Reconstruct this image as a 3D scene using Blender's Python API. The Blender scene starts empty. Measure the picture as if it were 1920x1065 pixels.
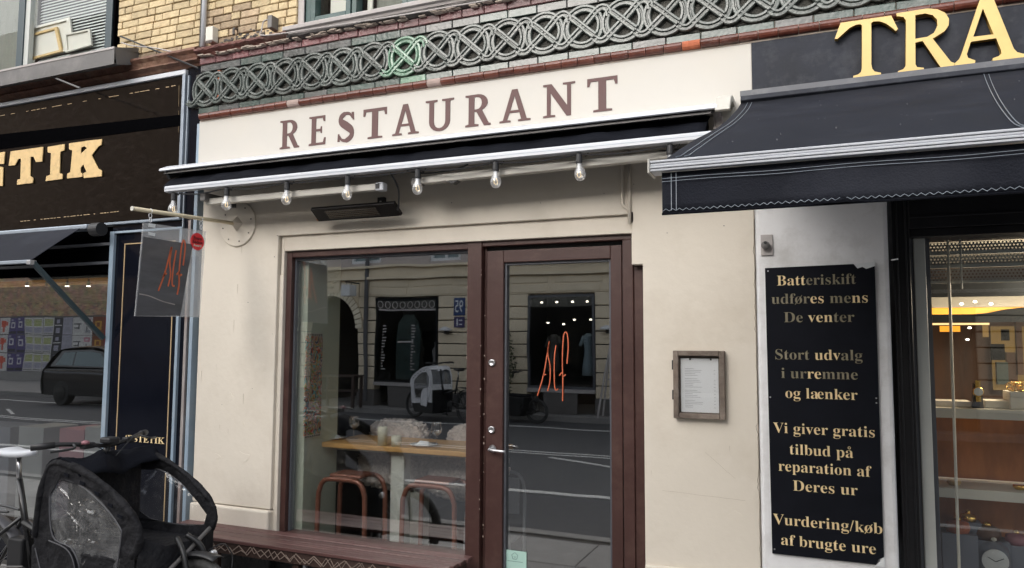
import bpy, bmesh, math, random
from mathutils import Vector, Matrix
random.seed(7)
SC = bpy.context.scene
COL = SC.collection
rad = math.radians

# ------------------------------------------------------------------ camera
F = 1380.0; CX, CY = 960.0, 532.5; CAMD = 3.5516; CAMH = 1.5614
AX = Vector((0.92352609, -0.02495738, -0.38272274))
AY = Vector((0.38350261, 0.07318262, 0.92063568))
AZ = Vector((0.00503200, -0.99700624, 0.07715728))
cam = bpy.data.cameras.new('camera'); camo = bpy.data.objects.new('camera', cam); COL.objects.link(camo)
right = Vector((AX.x, AY.x, AZ.x)); up = -Vector((AX.y, AY.y, AZ.y)); back = -Vector((AX.z, AY.z, AZ.z))
camo.matrix_world = Matrix(((right.x, up.x, back.x, 0), (right.y, up.y, back.y, -CAMD), (right.z, up.z, back.z, CAMH), (0, 0, 0, 1)))
cam.sensor_width = 36; cam.lens = F/1920*36; cam.clip_end = 400; cam.clip_start = 0.05
SC.camera = camo

def at(px, py, Y=0.0):
    d = Vector(((px-CX)/F, (py-CY)/F, 1.0)); w = Vector((d.dot(AX), d.dot(AY), d.dot(AZ)))
    t = (Y+CAMD)/w.y
    return Vector((w.x*t, Y, CAMH+w.z*t))
def atx(px, py, X):
    d = Vector(((px-CX)/F, (py-CY)/F, 1.0)); w = Vector((d.dot(AX), d.dot(AY), d.dot(AZ)))
    t = X/w.x
    return Vector((X, -CAMD+w.y*t, CAMH+w.z*t))

# ------------------------------------------------------------------ world, sun, exposure
W = bpy.data.worlds.new('World'); SC.world = W; W.use_nodes = True
nt = W.node_tree; bg = nt.nodes['Background']
sky = nt.nodes.new('ShaderNodeTexSky'); sky.sky_type = 'NISHITA'; sky.sun_disc = False
SUN_EL, SUN_AZ = rad(24), rad(200)
sky.sun_elevation = SUN_EL; sky.sun_rotation = SUN_AZ; sky.dust_density = 3.0; sky.air_density = 1.0
hs = nt.nodes.new('ShaderNodeHueSaturation'); hs.inputs['Saturation'].default_value = 0.32
nt.links.new(sky.outputs[0], hs.inputs['Color']); nt.links.new(hs.outputs[0], bg.inputs[0]); bg.inputs[1].default_value = 0.15
sl = bpy.data.lights.new('sun', 'SUN'); sl.energy = 1.5; sl.angle = rad(120); sl.color = (1, .97, .93)
so = bpy.data.objects.new('sun', sl); COL.objects.link(so)
sd = Vector((math.sin(SUN_AZ)*math.cos(SUN_EL), math.cos(SUN_AZ)*math.cos(SUN_EL), math.sin(SUN_EL)))
so.rotation_euler = sd.to_track_quat('Z', 'Y').to_euler(); so.location = (0, -6, 20)
SC.view_settings.view_transform = 'Standard'; SC.view_settings.look = 'None'
SC.view_settings.exposure = 1.12; SC.view_settings.gamma = 1; SC.view_settings.use_curve_mapping = False
SC.render.engine = 'CYCLES'
SC.cycles.use_denoising = True
SC.cycles.max_bounces = 10; SC.cycles.transparent_max_bounces = 24; SC.cycles.glossy_bounces = 5
SC.cycles.diffuse_bounces = 4; SC.cycles.caustics_reflective = False; SC.cycles.caustics_refractive = False
SC.cycles.sample_clamp_indirect = 6

# ------------------------------------------------------------------ materials
def lin(r, g, b):
    f = lambda c: (c/255/12.92) if c/255 < .04045 else ((c/255+.055)/1.055)**2.4
    return (f(r), f(g), f(b), 1)
MATS = {}
def mat(name, c, rough=.6, metal=0, var=.12, scale=6, bump=0, bscale=60, spec=.5, coat=0, emis=None, es=0, bdist=.01, perobj=0, stretch=(1,1,1), dirt=None, dirt_amt=0, dirt_scale=2.5):
    m = bpy.data.materials.new(name); m.use_nodes = True; n = m.node_tree.nodes; l = m.node_tree.links
    b = n['Principled BSDF']; c = tuple(c[:3])+(1,)
    b.inputs['Roughness'].default_value = rough; b.inputs['Metallic'].default_value = metal
    b.inputs['Specular IOR Level'].default_value = spec; b.inputs['Coat Weight'].default_value = coat
    tc = n.new('ShaderNodeTexCoord'); mp = n.new('ShaderNodeMapping'); mp.inputs['Scale'].default_value = stretch
    l.new(tc.outputs['Object'], mp.inputs['Vector']); vec = mp.outputs[0]
    oi = n.new('ShaderNodeObjectInfo')
    if perobj:
        va = n.new('ShaderNodeVectorMath'); va.operation = 'ADD'
        cx = n.new('ShaderNodeMath'); cx.operation = 'MULTIPLY'; cx.inputs[1].default_value = 37
        l.new(oi.outputs['Random'], cx.inputs[0]); l.new(vec, va.inputs[0]); l.new(cx.outputs[0], va.inputs[1]); vec = va.outputs[0]
    nz = n.new('ShaderNodeTexNoise'); nz.inputs['Scale'].default_value = scale; nz.inputs['Detail'].default_value = 6; nz.inputs['Roughness'].default_value = .65
    l.new(vec, nz.inputs['Vector'])
    mr = n.new('ShaderNodeMapRange'); mr.inputs['From Min'].default_value = .3; mr.inputs['From Max'].default_value = .7
    mr.inputs['To Min'].default_value = 1-var; mr.inputs['To Max'].default_value = 1+var*.7
    l.new(nz.outputs['Fac'], mr.inputs['Value'])
    fac = mr.outputs[0]
    if perobj:
        mo = n.new('ShaderNodeMapRange'); mo.inputs['To Min'].default_value = 1-perobj; mo.inputs['To Max'].default_value = 1+perobj
        l.new(oi.outputs['Random'], mo.inputs['Value']); mm = n.new('ShaderNodeMath'); mm.operation = 'MULTIPLY'
        l.new(mo.outputs[0], mm.inputs[0]); l.new(fac, mm.inputs[1]); fac = mm.outputs[0]
    vm = n.new('ShaderNodeVectorMath'); vm.operation = 'SCALE'; vm.inputs[0].default_value = c[:3]; l.new(fac, vm.inputs['Scale'])
    out = vm.outputs[0]
    if dirt:
        dn = n.new('ShaderNodeTexNoise'); dn.inputs['Scale'].default_value = dirt_scale; dn.inputs['Detail'].default_value = 8; dn.inputs['Roughness'].default_value = .7
        l.new(vec, dn.inputs['Vector']); dr = n.new('ShaderNodeMapRange'); dr.inputs['From Min'].default_value = .5; dr.inputs['From Max'].default_value = .72
        dr.inputs['To Max'].default_value = dirt_amt; l.new(dn.outputs['Fac'], dr.inputs['Value'])
        mx = n.new('ShaderNodeMix'); mx.data_type = 'RGBA'; l.new(dr.outputs[0], mx.inputs['Factor']); l.new(out, mx.inputs[6]); mx.inputs[7].default_value = tuple(dirt[:3])+(1,)
        out = mx.outputs[2]
    l.new(out, b.inputs['Base Color'])
    rr = n.new('ShaderNodeMapRange'); rr.inputs['To Min'].default_value = max(0, rough-.1); rr.inputs['To Max'].default_value = min(1, rough+.1)
    l.new(nz.outputs['Fac'], rr.inputs['Value']); l.new(rr.outputs[0], b.inputs['Roughness'])
    if bump:
        bn = n.new('ShaderNodeTexNoise'); bn.inputs['Scale'].default_value = bscale; bn.inputs['Detail'].default_value = 4; l.new(vec, bn.inputs['Vector'])
        bp = n.new('ShaderNodeBump'); bp.inputs['Strength'].default_value = bump; bp.inputs['Distance'].default_value = bdist
        l.new(bn.outputs['Fac'], bp.inputs['Height']); l.new(bp.outputs[0], b.inputs['Normal'])
    if emis:
        b.inputs['Emission Color'].default_value = tuple(emis[:3])+(1,); b.inputs['Emission Strength'].default_value = es
    MATS[name] = m
    return m
def glass(name, refl=.12, tint=(.93, .95, .94), edge=.5, rough=0.0, dust=0, frost=0):
    m = bpy.data.materials.new(name); m.use_nodes = True; n = m.node_tree.nodes; l = m.node_tree.links; n.clear()
    o = n.new('ShaderNodeOutputMaterial'); tr = n.new('ShaderNodeBsdfTransparent'); tr.inputs[0].default_value = tuple(tint)+(1,)
    gl = n.new('ShaderNodeBsdfGlossy'); gl.inputs['Roughness'].default_value = rough; gl.inputs['Color'].default_value = (1, 1, 1, 1)
    lw = n.new('ShaderNodeLayerWeight'); lw.inputs['Blend'].default_value = .5
    pw = n.new('ShaderNodeMath'); pw.operation = 'POWER'; pw.inputs[1].default_value = 3.5; l.new(lw.outputs['Facing'], pw.inputs[0])
    ma = n.new('ShaderNodeMath'); ma.operation = 'MULTIPLY_ADD'; ma.inputs[1].default_value = edge; ma.inputs[2].default_value = refl; l.new(pw.outputs[0], ma.inputs[0])
    ma.use_clamp = True
    mx = n.new('ShaderNodeMixShader'); l.new(ma.outputs[0], mx.inputs[0]); l.new(tr.outputs[0], mx.inputs[1]); l.new(gl.outputs[0], mx.inputs[2])
    last = mx.outputs[0]
    tc = n.new('ShaderNodeTexCoord')
    bn = n.new('ShaderNodeTexNoise'); bn.inputs['Scale'].default_value = 2.2; bn.inputs['Detail'].default_value = 1; l.new(tc.outputs['Object'], bn.inputs['Vector'])
    bp = n.new('ShaderNodeBump'); bp.inputs['Strength'].default_value = .06; bp.inputs['Distance'].default_value = .01; l.new(bn.outputs['Fac'], bp.inputs['Height']); l.new(bp.outputs[0], gl.inputs['Normal'])
    if frost:
        fd = n.new('ShaderNodeBsdfDiffuse'); fd.inputs[0].default_value = (.85, .86, .88, 1); fm = n.new('ShaderNodeMixShader'); fm.inputs[0].default_value = frost; l.new(last, fm.inputs[1]); l.new(fd.outputs[0], fm.inputs[2]); last = fm.outputs[0]
    if dust:
        df = n.new('ShaderNodeBsdfDiffuse'); df.inputs[0].default_value = (.6, .6, .6, 1)
        nz = n.new('ShaderNodeTexNoise'); nz.inputs['Scale'].default_value = 9; nz.inputs['Detail'].default_value = 5; nz.inputs['Distortion'].default_value = 1.5; l.new(tc.outputs['Object'], nz.inputs['Vector'])
        mr = n.new('ShaderNodeMapRange'); mr.inputs['From Min'].default_value = .45; mr.inputs['From Max'].default_value = .75; mr.inputs['To Min'].default_value = dust*.35; mr.inputs['To Max'].default_value = dust; l.new(nz.outputs['Fac'], mr.inputs['Value'])
        m2 = n.new('ShaderNodeMixShader'); l.new(mr.outputs[0], m2.inputs[0]); l.new(last, m2.inputs[1]); l.new(df.outputs[0], m2.inputs[2]); last = m2.outputs[0]
        n2 = n.new('ShaderNodeTexNoise'); n2.inputs['Scale'].default_value = 7; n2.inputs['Detail'].default_value = 2; n2.inputs['Distortion'].default_value = 1.2; l.new(tc.outputs['Object'], n2.inputs['Vector'])
        bp.inputs['Strength'].default_value = 1.0; bp.inputs['Distance'].default_value = .05; l.new(n2.outputs['Fac'], bp.inputs['Height'])
    l.new(last, o.inputs[0]); MATS[name] = m
    return m

M = MATS
mat('cream_plaster', (.70, .64, .55), .75, var=.05, scale=1.4, bump=.22, bscale=22, dirt=(.52, .45, .36), dirt_amt=.42, dirt_scale=1.7)
mat('edge_tone', (.40, .34, .27), .8)
mat('sign_cream', (.545, .52, .475), .55, var=.03, scale=2, bump=.05, bscale=20, dirt=(.55, .5, .42), dirt_amt=.25, dirt_scale=2)
mat('white_plaster', (.80, .80, .81), .7, var=.06, scale=3, bump=.35, bscale=14, dirt=(.40, .38, .35), dirt_amt=.5, dirt_scale=3.2)
mat('black_plinth', (.02, .022, .025), .5, var=.3, scale=8, bump=.3)
mat('brown_paint', (.057, .0245, .0205), .42, var=.12, scale=5, bump=.08, bscale=40, dirt=(.15, .09, .07), dirt_amt=.3, dirt_scale=7)
mat('brown_letter', (.10, .045, .042), .6, var=.1, scale=9)
mat('yellow_brick', (.57, .455, .275), .85, var=.16, scale=22, bump=.6, bscale=70, perobj=.16, dirt=(.36, .22, .12), dirt_amt=.45, dirt_scale=9)
mat('worn_brick', (.42, .32, .21), .85, var=.25, scale=22, bump=.8, bscale=60, perobj=.22, dirt=(.18, .10, .08), dirt_amt=.6, dirt_scale=8)
mat('mortar', (.16, .14, .11), .95, var=.3, scale=18, bump=.8)
mat('cornice_paint', (.16, .06, .05), .7, var=.5, scale=7, bump=.9, bscale=30, dirt=(.42, .33, .28), dirt_amt=.85, dirt_scale=5, stretch=(1, 1, 3))
mat('cornice_brown', (.15, .07, .045), .7, var=.45, scale=9, bump=.8, bscale=45, dirt=(.30, .2, .13), dirt_amt=.7, dirt_scale=7)
mat('stone_sill', (.46, .43, .42), .8, var=.12, scale=5, bump=.3, dirt=(.25, .2, .17), dirt_amt=.5)
mat('dark_stone', (.10, .09, .085), .85, var=.5, scale=25, bump=1, bscale=50)
mat('glaze_green', (.052, .080, .069), .3, var=.22, scale=16, bump=.3, bscale=50, perobj=.2, dirt=(.17, .17, .155), dirt_amt=.6, dirt_scale=12, coat=.25)
mat('glaze_grey', (.068, .073, .070), .32, var=.25, scale=16, bump=.3, bscale=50, perobj=.2, dirt=(.2, .18, .18), dirt_amt=.6, dirt_scale=12, coat=.25)
mat('knot_glaze', (.090, .106, .097), .28, var=.28, scale=18, bump=.3, bscale=60, perobj=.2, dirt=(.22, .22, .21), dirt_amt=.7, dirt_scale=11, coat=.12)
mat('knot_ground', (.06, .058, .05), .8, var=.4, scale=30, bump=1, bscale=80, perobj=.2)
mat('groove_dark', (.035, .038, .038), .6, var=.2)
mat('mint_glaze', (.13, .25, .17), .3, var=.25, scale=18, bump=.3, coat=.3, dirt=(.35, .42, .36), dirt_amt=.5, dirt_scale=14)
mat('red_glaze', (.11, .028, .016), .3, var=.3, scale=16, bump=.3, perobj=.22, dirt=(.18, .07, .045), dirt_amt=.5, dirt_scale=14, coat=.3)
mat('pink_glaze', (.17, .062, .066), .35, var=.25, scale=16, bump=.3, perobj=.22, dirt=(.36, .25, .25), dirt_amt=.6, dirt_scale=12)
mat('terracotta', (.42, .12, .055), .8, var=.25, scale=30, bump=.5)
mat('grey_patch', (.36, .27, .24), .8, var=.2, scale=20)
mat('mortar_light', (.45, .38, .32), .9, var=.2, scale=25, bump=.5)
mat('white_metal', (.60, .62, .66), .35, var=.03, scale=5)
mat('cream_metal', (.55, .53, .48), .4, var=.06, scale=6)
mat('silver_blue', (.34, .39, .45), .35, metal=.35, var=.08, scale=8)
mat('light_blue_paint', (.28, .365, .45), .4, var=.08, scale=8, dirt=(.5, .5, .5), dirt_amt=.4)
mat('aluminium', (.55, .56, .58), .35, metal=.8, var=.08)
mat('chrome', (.62, .62, .63), .32, metal=1, var=.03)
mat('rust_grey', (.34, .31, .30), .7, var=.3, scale=12, bump=.5, stretch=(1, 1, .3), dirt=(.2, .08, .05), dirt_amt=.8, dirt_scale=8)
mat('black_fabric', (.006, .007, .011), .85, var=.2, scale=12, bump=.25, bscale=140, spec=.12)
mat('awning_fabric', (.0165, .0185, .027), .78, var=.28, scale=3, bump=.25, bscale=260, spec=.2, dirt=(.040, .043, .054), dirt_amt=.6, dirt_scale=2.4)
mat('black_metal', (.015, .015, .016), .4, var=.2)
mat('black_plastic', (.02, .02, .022), .45, var=.2)
mat('navy_paint', (.022, .025, .035), .6, var=.3, scale=6, bump=.25, bscale=20, spec=.25, dirt=(.075, .08, .09), dirt_amt=.5, dirt_scale=9)
mat('black_board', (.008, .009, .013), .6, var=.2, spec=.08)
mat('satin_black', (.010, .010, .012), .38, var=.25, spec=.35, bump=.1)
mat('black_panel', (.006, .007, .012), .12, var=.15, scale=4, spec=.25)
mat('fascia_stone', (.006, .0045, .004), .10, var=.5, scale=20, bump=.06, bscale=18, stretch=(1, 1, 2.2), spec=.5, dirt=(.022, .017, .015), dirt_amt=.6, dirt_scale=11)
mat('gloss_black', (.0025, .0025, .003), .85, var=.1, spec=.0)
mat('grey_steel', (.125, .12, .117), .55, var=.12, scale=6, bump=.1, dirt=(.3, .28, .27), dirt_amt=.4)
mat('ledge_grey', (.12, .125, .14), .5, var=.15, scale=8, dirt=(.3, .3, .3), dirt_amt=.3, dirt_scale=12)
mat('gold', (.74, .52, .18), .4, metal=0, var=.10, scale=5, spec=.6)
mat('gold_side', (.42, .26, .05), .5, metal=.2, var=.1)
mat('gold_leaf', (.80, .62, .34), .45, metal=0, var=.12, scale=30)
mat('gold_dim', (.23, .20, .13), .5, metal=0, var=.3, scale=40)
mat('gold_cream', (.74, .52, .24), .5, var=.08, scale=12, dirt=(.12, .08, .04), dirt_amt=.35, dirt_scale=20)
mat('gold_line', (.50, .36, .20), .5, var=.1)
mat('teal_frame', (.028, .050, .060), .4, var=.1, scale=9)
mat('green_frame', (.03, .07, .067), .4, var=.12, scale=9, dirt=(.2, .25, .25), dirt_amt=.3, dirt_scale=12)
mat('blind_white', (.50, .53, .51), .6, var=.04)
mat('canvas_white', (.66, .64, .57), .8, var=.04)
mat('stretcher_wood', (.62, .44, .2), .6, var=.15, scale=12, stretch=(1, 1, 4))
mat('curtain', (.20, .205, .175), .9, var=.2, scale=5, stretch=(6, 1, 1))
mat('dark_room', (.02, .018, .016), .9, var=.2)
mat('beige_rod', (.62, .54, .38), .5, var=.1)
mat('sign_reflection', (.10, .10, .11), .18, var=.35, scale=3, stretch=(1, .6, 3), spec=.5)
mat('red_badge', (.75, .03, .04), .4, var=.04)
mat('badge_ink', (.12, .005, .01), .5, var=.04)
mat('paper', (.72, .74, .75), .6, var=.04, scale=3)
mat('paper_ink', (.33, .34, .36), .7, var=.1)
mat('mint_paper', (.42, .62, .55), .6, var=.03)
mat('mint_ink', (.12, .22, .2), .7, var=.1)
mat('orange_paint', (.60, .135, .055), .5, var=.06, emis=(.8, .13, .035), es=0)
mat('aged_wood', (.16, .125, .10), .75, var=.4, scale=14, bump=.6, bscale=60, dirt=(.30, .26, .22), dirt_amt=.6, dirt_scale=10)
mat('bench_wood', (.10, .048, .044), .42, var=.3, scale=5, bump=.3, bscale=40, stretch=(.25, 3, 1), perobj=.12, dirt=(.20, .115, .108), dirt_amt=.5, dirt_scale=5)
mat('bench_dark', (.045, .025, .02), .5, var=.3, scale=12, bump=.3)
mat('bench_edge_light', (.26, .20, .165), .6, var=.2)
mat('table_wood', (.80, .46, .17), .4, var=.2, scale=5, stretch=(.4, 6, 3), coat=.2)
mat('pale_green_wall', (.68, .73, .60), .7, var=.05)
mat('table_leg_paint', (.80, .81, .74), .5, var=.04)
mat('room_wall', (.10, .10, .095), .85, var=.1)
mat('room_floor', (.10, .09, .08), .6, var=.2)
mat('copper_paint', (.33, .13, .085), .3, metal=.25, var=.1, coat=.3)
mat('wax', (.88, .85, .68), .5, var=.04)
mat('wool', (.72, .64, .60), .95, var=.3, scale=60, bump=1, bscale=60)
mat('grey_plastic', (.30, .31, .33), .4, var=.05)
mat('china', (.85, .86, .88), .2, var=.03)
mat('tyre', (.045, .045, .044), .75, var=.25, scale=30, bump=.6, bscale=60, dirt=(.09, .085, .08), dirt_amt=.6, dirt_scale=20)
mat('tread_grey', (.09, .09, .085), .85, var=.4, scale=40, bump=1, bscale=70)
mat('bike_black', (.012, .012, .013), .3, var=.1, coat=.3)
mat('hood_black', (.011, .011, .0135), .78, var=.35, scale=7, bump=1, bscale=9, bdist=.05, spec=.25)
mat('hood_grey', (.76, .76, .78), .75, var=.15, scale=7, bump=.6, bscale=16)
mat('piping_grey', (.09, .09, .10), .6, var=.1)
mat('lens', (.75, .76, .78), .1, metal=.6, var=.05)
mat('filament', (.9, .65, .3), .4, emis=(1, .72, .35), es=.8)
mat('heater_black', (.006, .005, .005), .4, var=.2, spec=.3)
mat('heater_reflector', (.25, .22, .18), .25, metal=.9, var=.15)
mat('heater_copper', (.60, .32, .18), .3, metal=.8)
mat('asphalt', (.085, .086, .092), .85, var=.2, scale=9, bump=.6, bscale=120, dirt=(.085, .085, .09), dirt_amt=.6, dirt_scale=.7)
mat('paving', (.30, .29, .28), .85, var=.15, scale=6, bump=.4, bscale=60, perobj=.12)
mat('paving_joint', (.06, .055, .05), .95, var=.3)
mat('kerb_stone', (.27, .26, .25), .8, var=.15, bump=.3)
mat('road_paint', (.62, .62, .60), .7, var=.15, scale=10)
mat('stucco', (.78, .67, .50), .8, var=.08, scale=2, bump=.2, dirt=(.28, .23, .17), dirt_amt=.35, dirt_scale=1)
mat('stucco_upper', (.5, .44, .41), .85, var=.1, scale=2, bump=.2)
mat('stucco_light', (.8, .72, .56), .8, var=.12, scale=6, bump=.3)
mat('stucco_plinth', (.14, .13, .125), .85, var=.15)
mat('shop_dark', (.012, .014, .016), .8, var=.3, spec=.1)
mat('shop_green', (.07, .11, .10), .3, var=.3)
mat('white_paint', (.7, .71, .72), .4, var=.04)
mat('leaf', (.035, .07, .02), .6, var=.4, scale=20)
mat('trunk_bark', (.06, .045, .03), .9, var=.3)
mat('dress_blue', (.42, .52, .55), .8, var=.2, scale=12, stretch=(4, 4, .4))
mat('dress_print', (.16, .15, .13), .8, var=.8, scale=30)
mat('sign_blue', (.012, .045, .16), .35, var=.05)
mat('sign_purple', (.05, .04, .13), .4, var=.1)
mat('lamp_white', (.8, .8, .8), .4, emis=(1, .93, .8), es=7)
mat('spot_glow', (.8, .8, .8), .4, emis=(1, .9, .72), es=4)
mat('cove_orange', (.8, .4, .05), .5, emis=(1, .37, .025), es=.5)
mat('cove_line', (.8, .5, .2), .5, emis=(1, .62, .28), es=.8)
mat('amber_wood', (.42, .16, .05), .5, var=.5, scale=2.5, stretch=(2, 2, .6))
mat('shop_wood', (.11, .048, .02), .5, var=.35, scale=5, stretch=(3, 3, .5))
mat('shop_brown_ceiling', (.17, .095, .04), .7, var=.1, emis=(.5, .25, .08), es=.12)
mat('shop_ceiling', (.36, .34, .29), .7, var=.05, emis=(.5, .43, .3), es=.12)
mat('display_cream', (.66, .62, .52), .5, var=.06)
mat('display_pink', (.30, .13, .15), .5, var=.06)
mat('cube_grey', (.26, .27, .27), .5)
mat('display_grey', (.16, .17, .20), .5, var=.06)
mat('window_grey', (.50, .515, .49), .45, var=.05)
mat('window_grey_dark', (.09, .095, .11), .4, var=.1)
mat('car_black', (.010, .011, .012), .12, var=.05, coat=.8)
mat('car_glass', (.16, .21, .22), .08, var=.05)
mat('dial', (.72, .73, .70), .4, var=.02)
mat('jewel_gold', (.95, .62, .18), .2, metal=1, var=.1)
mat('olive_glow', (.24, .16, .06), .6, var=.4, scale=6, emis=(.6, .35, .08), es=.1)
glass('pane_glass', .225, (.985, .995, .99), .6)
glass('pane_dim', .03, (.85, .86, .87), .4)
glass('pane_upper', .018, (.96, .97, .97), .15)
glass('pane_dark', .07, (.97, .98, .98), .6)
glass('bulb_glass', .14, (.97, .97, .97), .9, frost=.16)  # milky mix paints bright highlights into the clear bulbs
glass('case_glass', .04, (.98, .98, .98), .4)
glass('wine_glass', .12, (.98, .98, .98), .9)
glass('acrylic', .07, (.93, .935, .93), .5, .0, frost=.25)
glass('clear_vinyl', .085, (.62, .64, .68), .5, .16, dust=.26)
glass('clear_thin', .05, (.9, .9, .9), .5, .05, dust=.08)

# far brick of the gap behind the hoarding, poster prints, abstract strip painting, perforated screen
def node_mat(name):
    m = bpy.data.materials.new(name); m.use_nodes = True; MATS[name] = m
    return m, m.node_tree.nodes, m.node_tree.links, m.node_tree.nodes['Principled BSDF']
m, n, l, b = node_mat('far_brick')
tc = n.new('ShaderNodeTexCoord'); mp = n.new('ShaderNodeMapping'); mp.inputs['Rotation'].default_value = (rad(90), 0, 0); l.new(tc.outputs['Object'], mp.inputs[0])
br = n.new('ShaderNodeTexBrick'); br.inputs['Scale'].default_value = 4; br.inputs['Color1'].default_value = (.52, .31, .15, 1); br.inputs['Color2'].default_value = (.30, .16, .085, 1); br.inputs['Mortar'].default_value = (.42, .32, .2, 1)
br.inputs['Mortar Size'].default_value = .03; br.inputs['Brick Width'].default_value = 1.0; br.inputs['Row Height'].default_value = .3; l.new(mp.outputs[0], br.inputs['Vector'])
nz = n.new('ShaderNodeTexNoise'); nz.inputs['Scale'].default_value = 3; nz.inputs['Detail'].default_value = 8; l.new(tc.outputs['Object'], nz.inputs['Vector'])
mx = n.new('ShaderNodeMix'); mx.data_type = 'RGBA'; mx.blend_type = 'OVERLAY'; mx.inputs['Factor'].default_value = .7; l.new(br.outputs['Color'], mx.inputs[6]); l.new(nz.outputs['Color'], mx.inputs[7])
hh = n.new('ShaderNodeHueSaturation'); hh.inputs['Saturation'].default_value = .8; l.new(mx.outputs[2], hh.inputs['Color']); l.new(hh.outputs[0], b.inputs['Base Color']); b.inputs['Roughness'].default_value = .9

def print_mat(name, cols, scale=(6, 1, 6), rough=.6, seed=0, dist=1.5, cells=False):
    m, n, l, b = node_mat(name)
    tc = n.new('ShaderNodeTexCoord'); mp = n.new('ShaderNodeMapping'); mp.inputs['Scale'].default_value = scale; mp.inputs['Location'].default_value = (seed, seed*.7, seed*1.3)
    l.new(tc.outputs['Object'], mp.inputs[0]); cr = n.new('ShaderNodeValToRGB'); cr.color_ramp.interpolation = 'CONSTANT'
    if cells:
        vz = n.new('ShaderNodeTexVoronoi'); vz.distance = 'CHEBYCHEV'; vz.inputs['Scale'].default_value = 1.3; vz.inputs['Randomness'].default_value = .75
        l.new(mp.outputs[0], vz.inputs['Vector']); sp_ = n.new('ShaderNodeSeparateColor'); l.new(vz.outputs['Color'], sp_.inputs[0]); l.new(sp_.outputs[0], cr.inputs[0])
    else:
        nz = n.new('ShaderNodeTexNoise'); nz.inputs['Scale'].default_value = 1; nz.inputs['Detail'].default_value = 1.5; nz.inputs['Distortion'].default_value = dist
        l.new(mp.outputs[0], nz.inputs['Vector']); l.new(nz.outputs['Fac'], cr.inputs[0])
    e = cr.color_ramp.elements; k = len(cols)
    for i, c in enumerate(cols):
        p = (i/k if cells else (.28+.44*i/k if i else 0))
        if i < 2: e[i].position = p; e[i].color = tuple(c)+(1,)
        else: x = e.new(p); x.color = tuple(c)+(1,)
    l.new(cr.outputs[0], b.inputs['Base Color']); b.inputs['Roughness'].default_value = rough
    return m
print_mat('strip_art_print', [(.85, .6, .45), (.06, .07, .2), (.9, .9, .85), (.9, .22, .1), (.06, .05, .08), (.25, .6, .6), (.9, .5, .3), (.2, .45, .1), (.7, .08, .1), (.95, .9, .8), (.05, .05, .12)], (9, 11, 8), .6, 3, 3)
m, n, l, b = node_mat('perforated')
tc = n.new('ShaderNodeTexCoord'); mp = n.new('ShaderNodeMapping'); mp.inputs['Scale'].default_value = (72, 72, 72); l.new(tc.outputs['Object'], mp.inputs[0])
sx = n.new('ShaderNodeSeparateXYZ'); l.new(mp.outputs[0], sx.inputs[0])
def mth(op, a, bb=None, c=None):
    q = n.new('ShaderNodeMath'); q.operation = op
    for i, v in enumerate((a, bb, c)):
        if v is None: continue
        if isinstance(v, (int, float)): q.inputs[i].default_value = v
        else: l.new(v, q.inputs[i])
    return q.outputs[0]
row = mth('FLOOR', sx.outputs['Z']); xs = mth('ADD', sx.outputs['X'], mth('MULTIPLY', row, .5))
fx = mth('SUBTRACT', mth('FRACT', xs), .5); fz = mth('SUBTRACT', mth('FRACT', sx.outputs['Z']), .5)
dd = mth('ADD', mth('MULTIPLY', fx, fx), mth('MULTIPLY', fz, fz)); hole = mth('LESS_THAN', dd, .085)
b.inputs['Base Color'].default_value = (.42, .41, .38, 1); b.inputs['Roughness'].default_value = .5
tr = n.new('ShaderNodeBsdfTransparent'); mxs = n.new('ShaderNodeMixShader'); l.new(hole, mxs.inputs[0]); l.new(b.outputs[0], mxs.inputs[1]); l.new(tr.outputs[0], mxs.inputs[2]); l.new(mxs.outputs[0], n['Material Output'].inputs[0])

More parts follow.
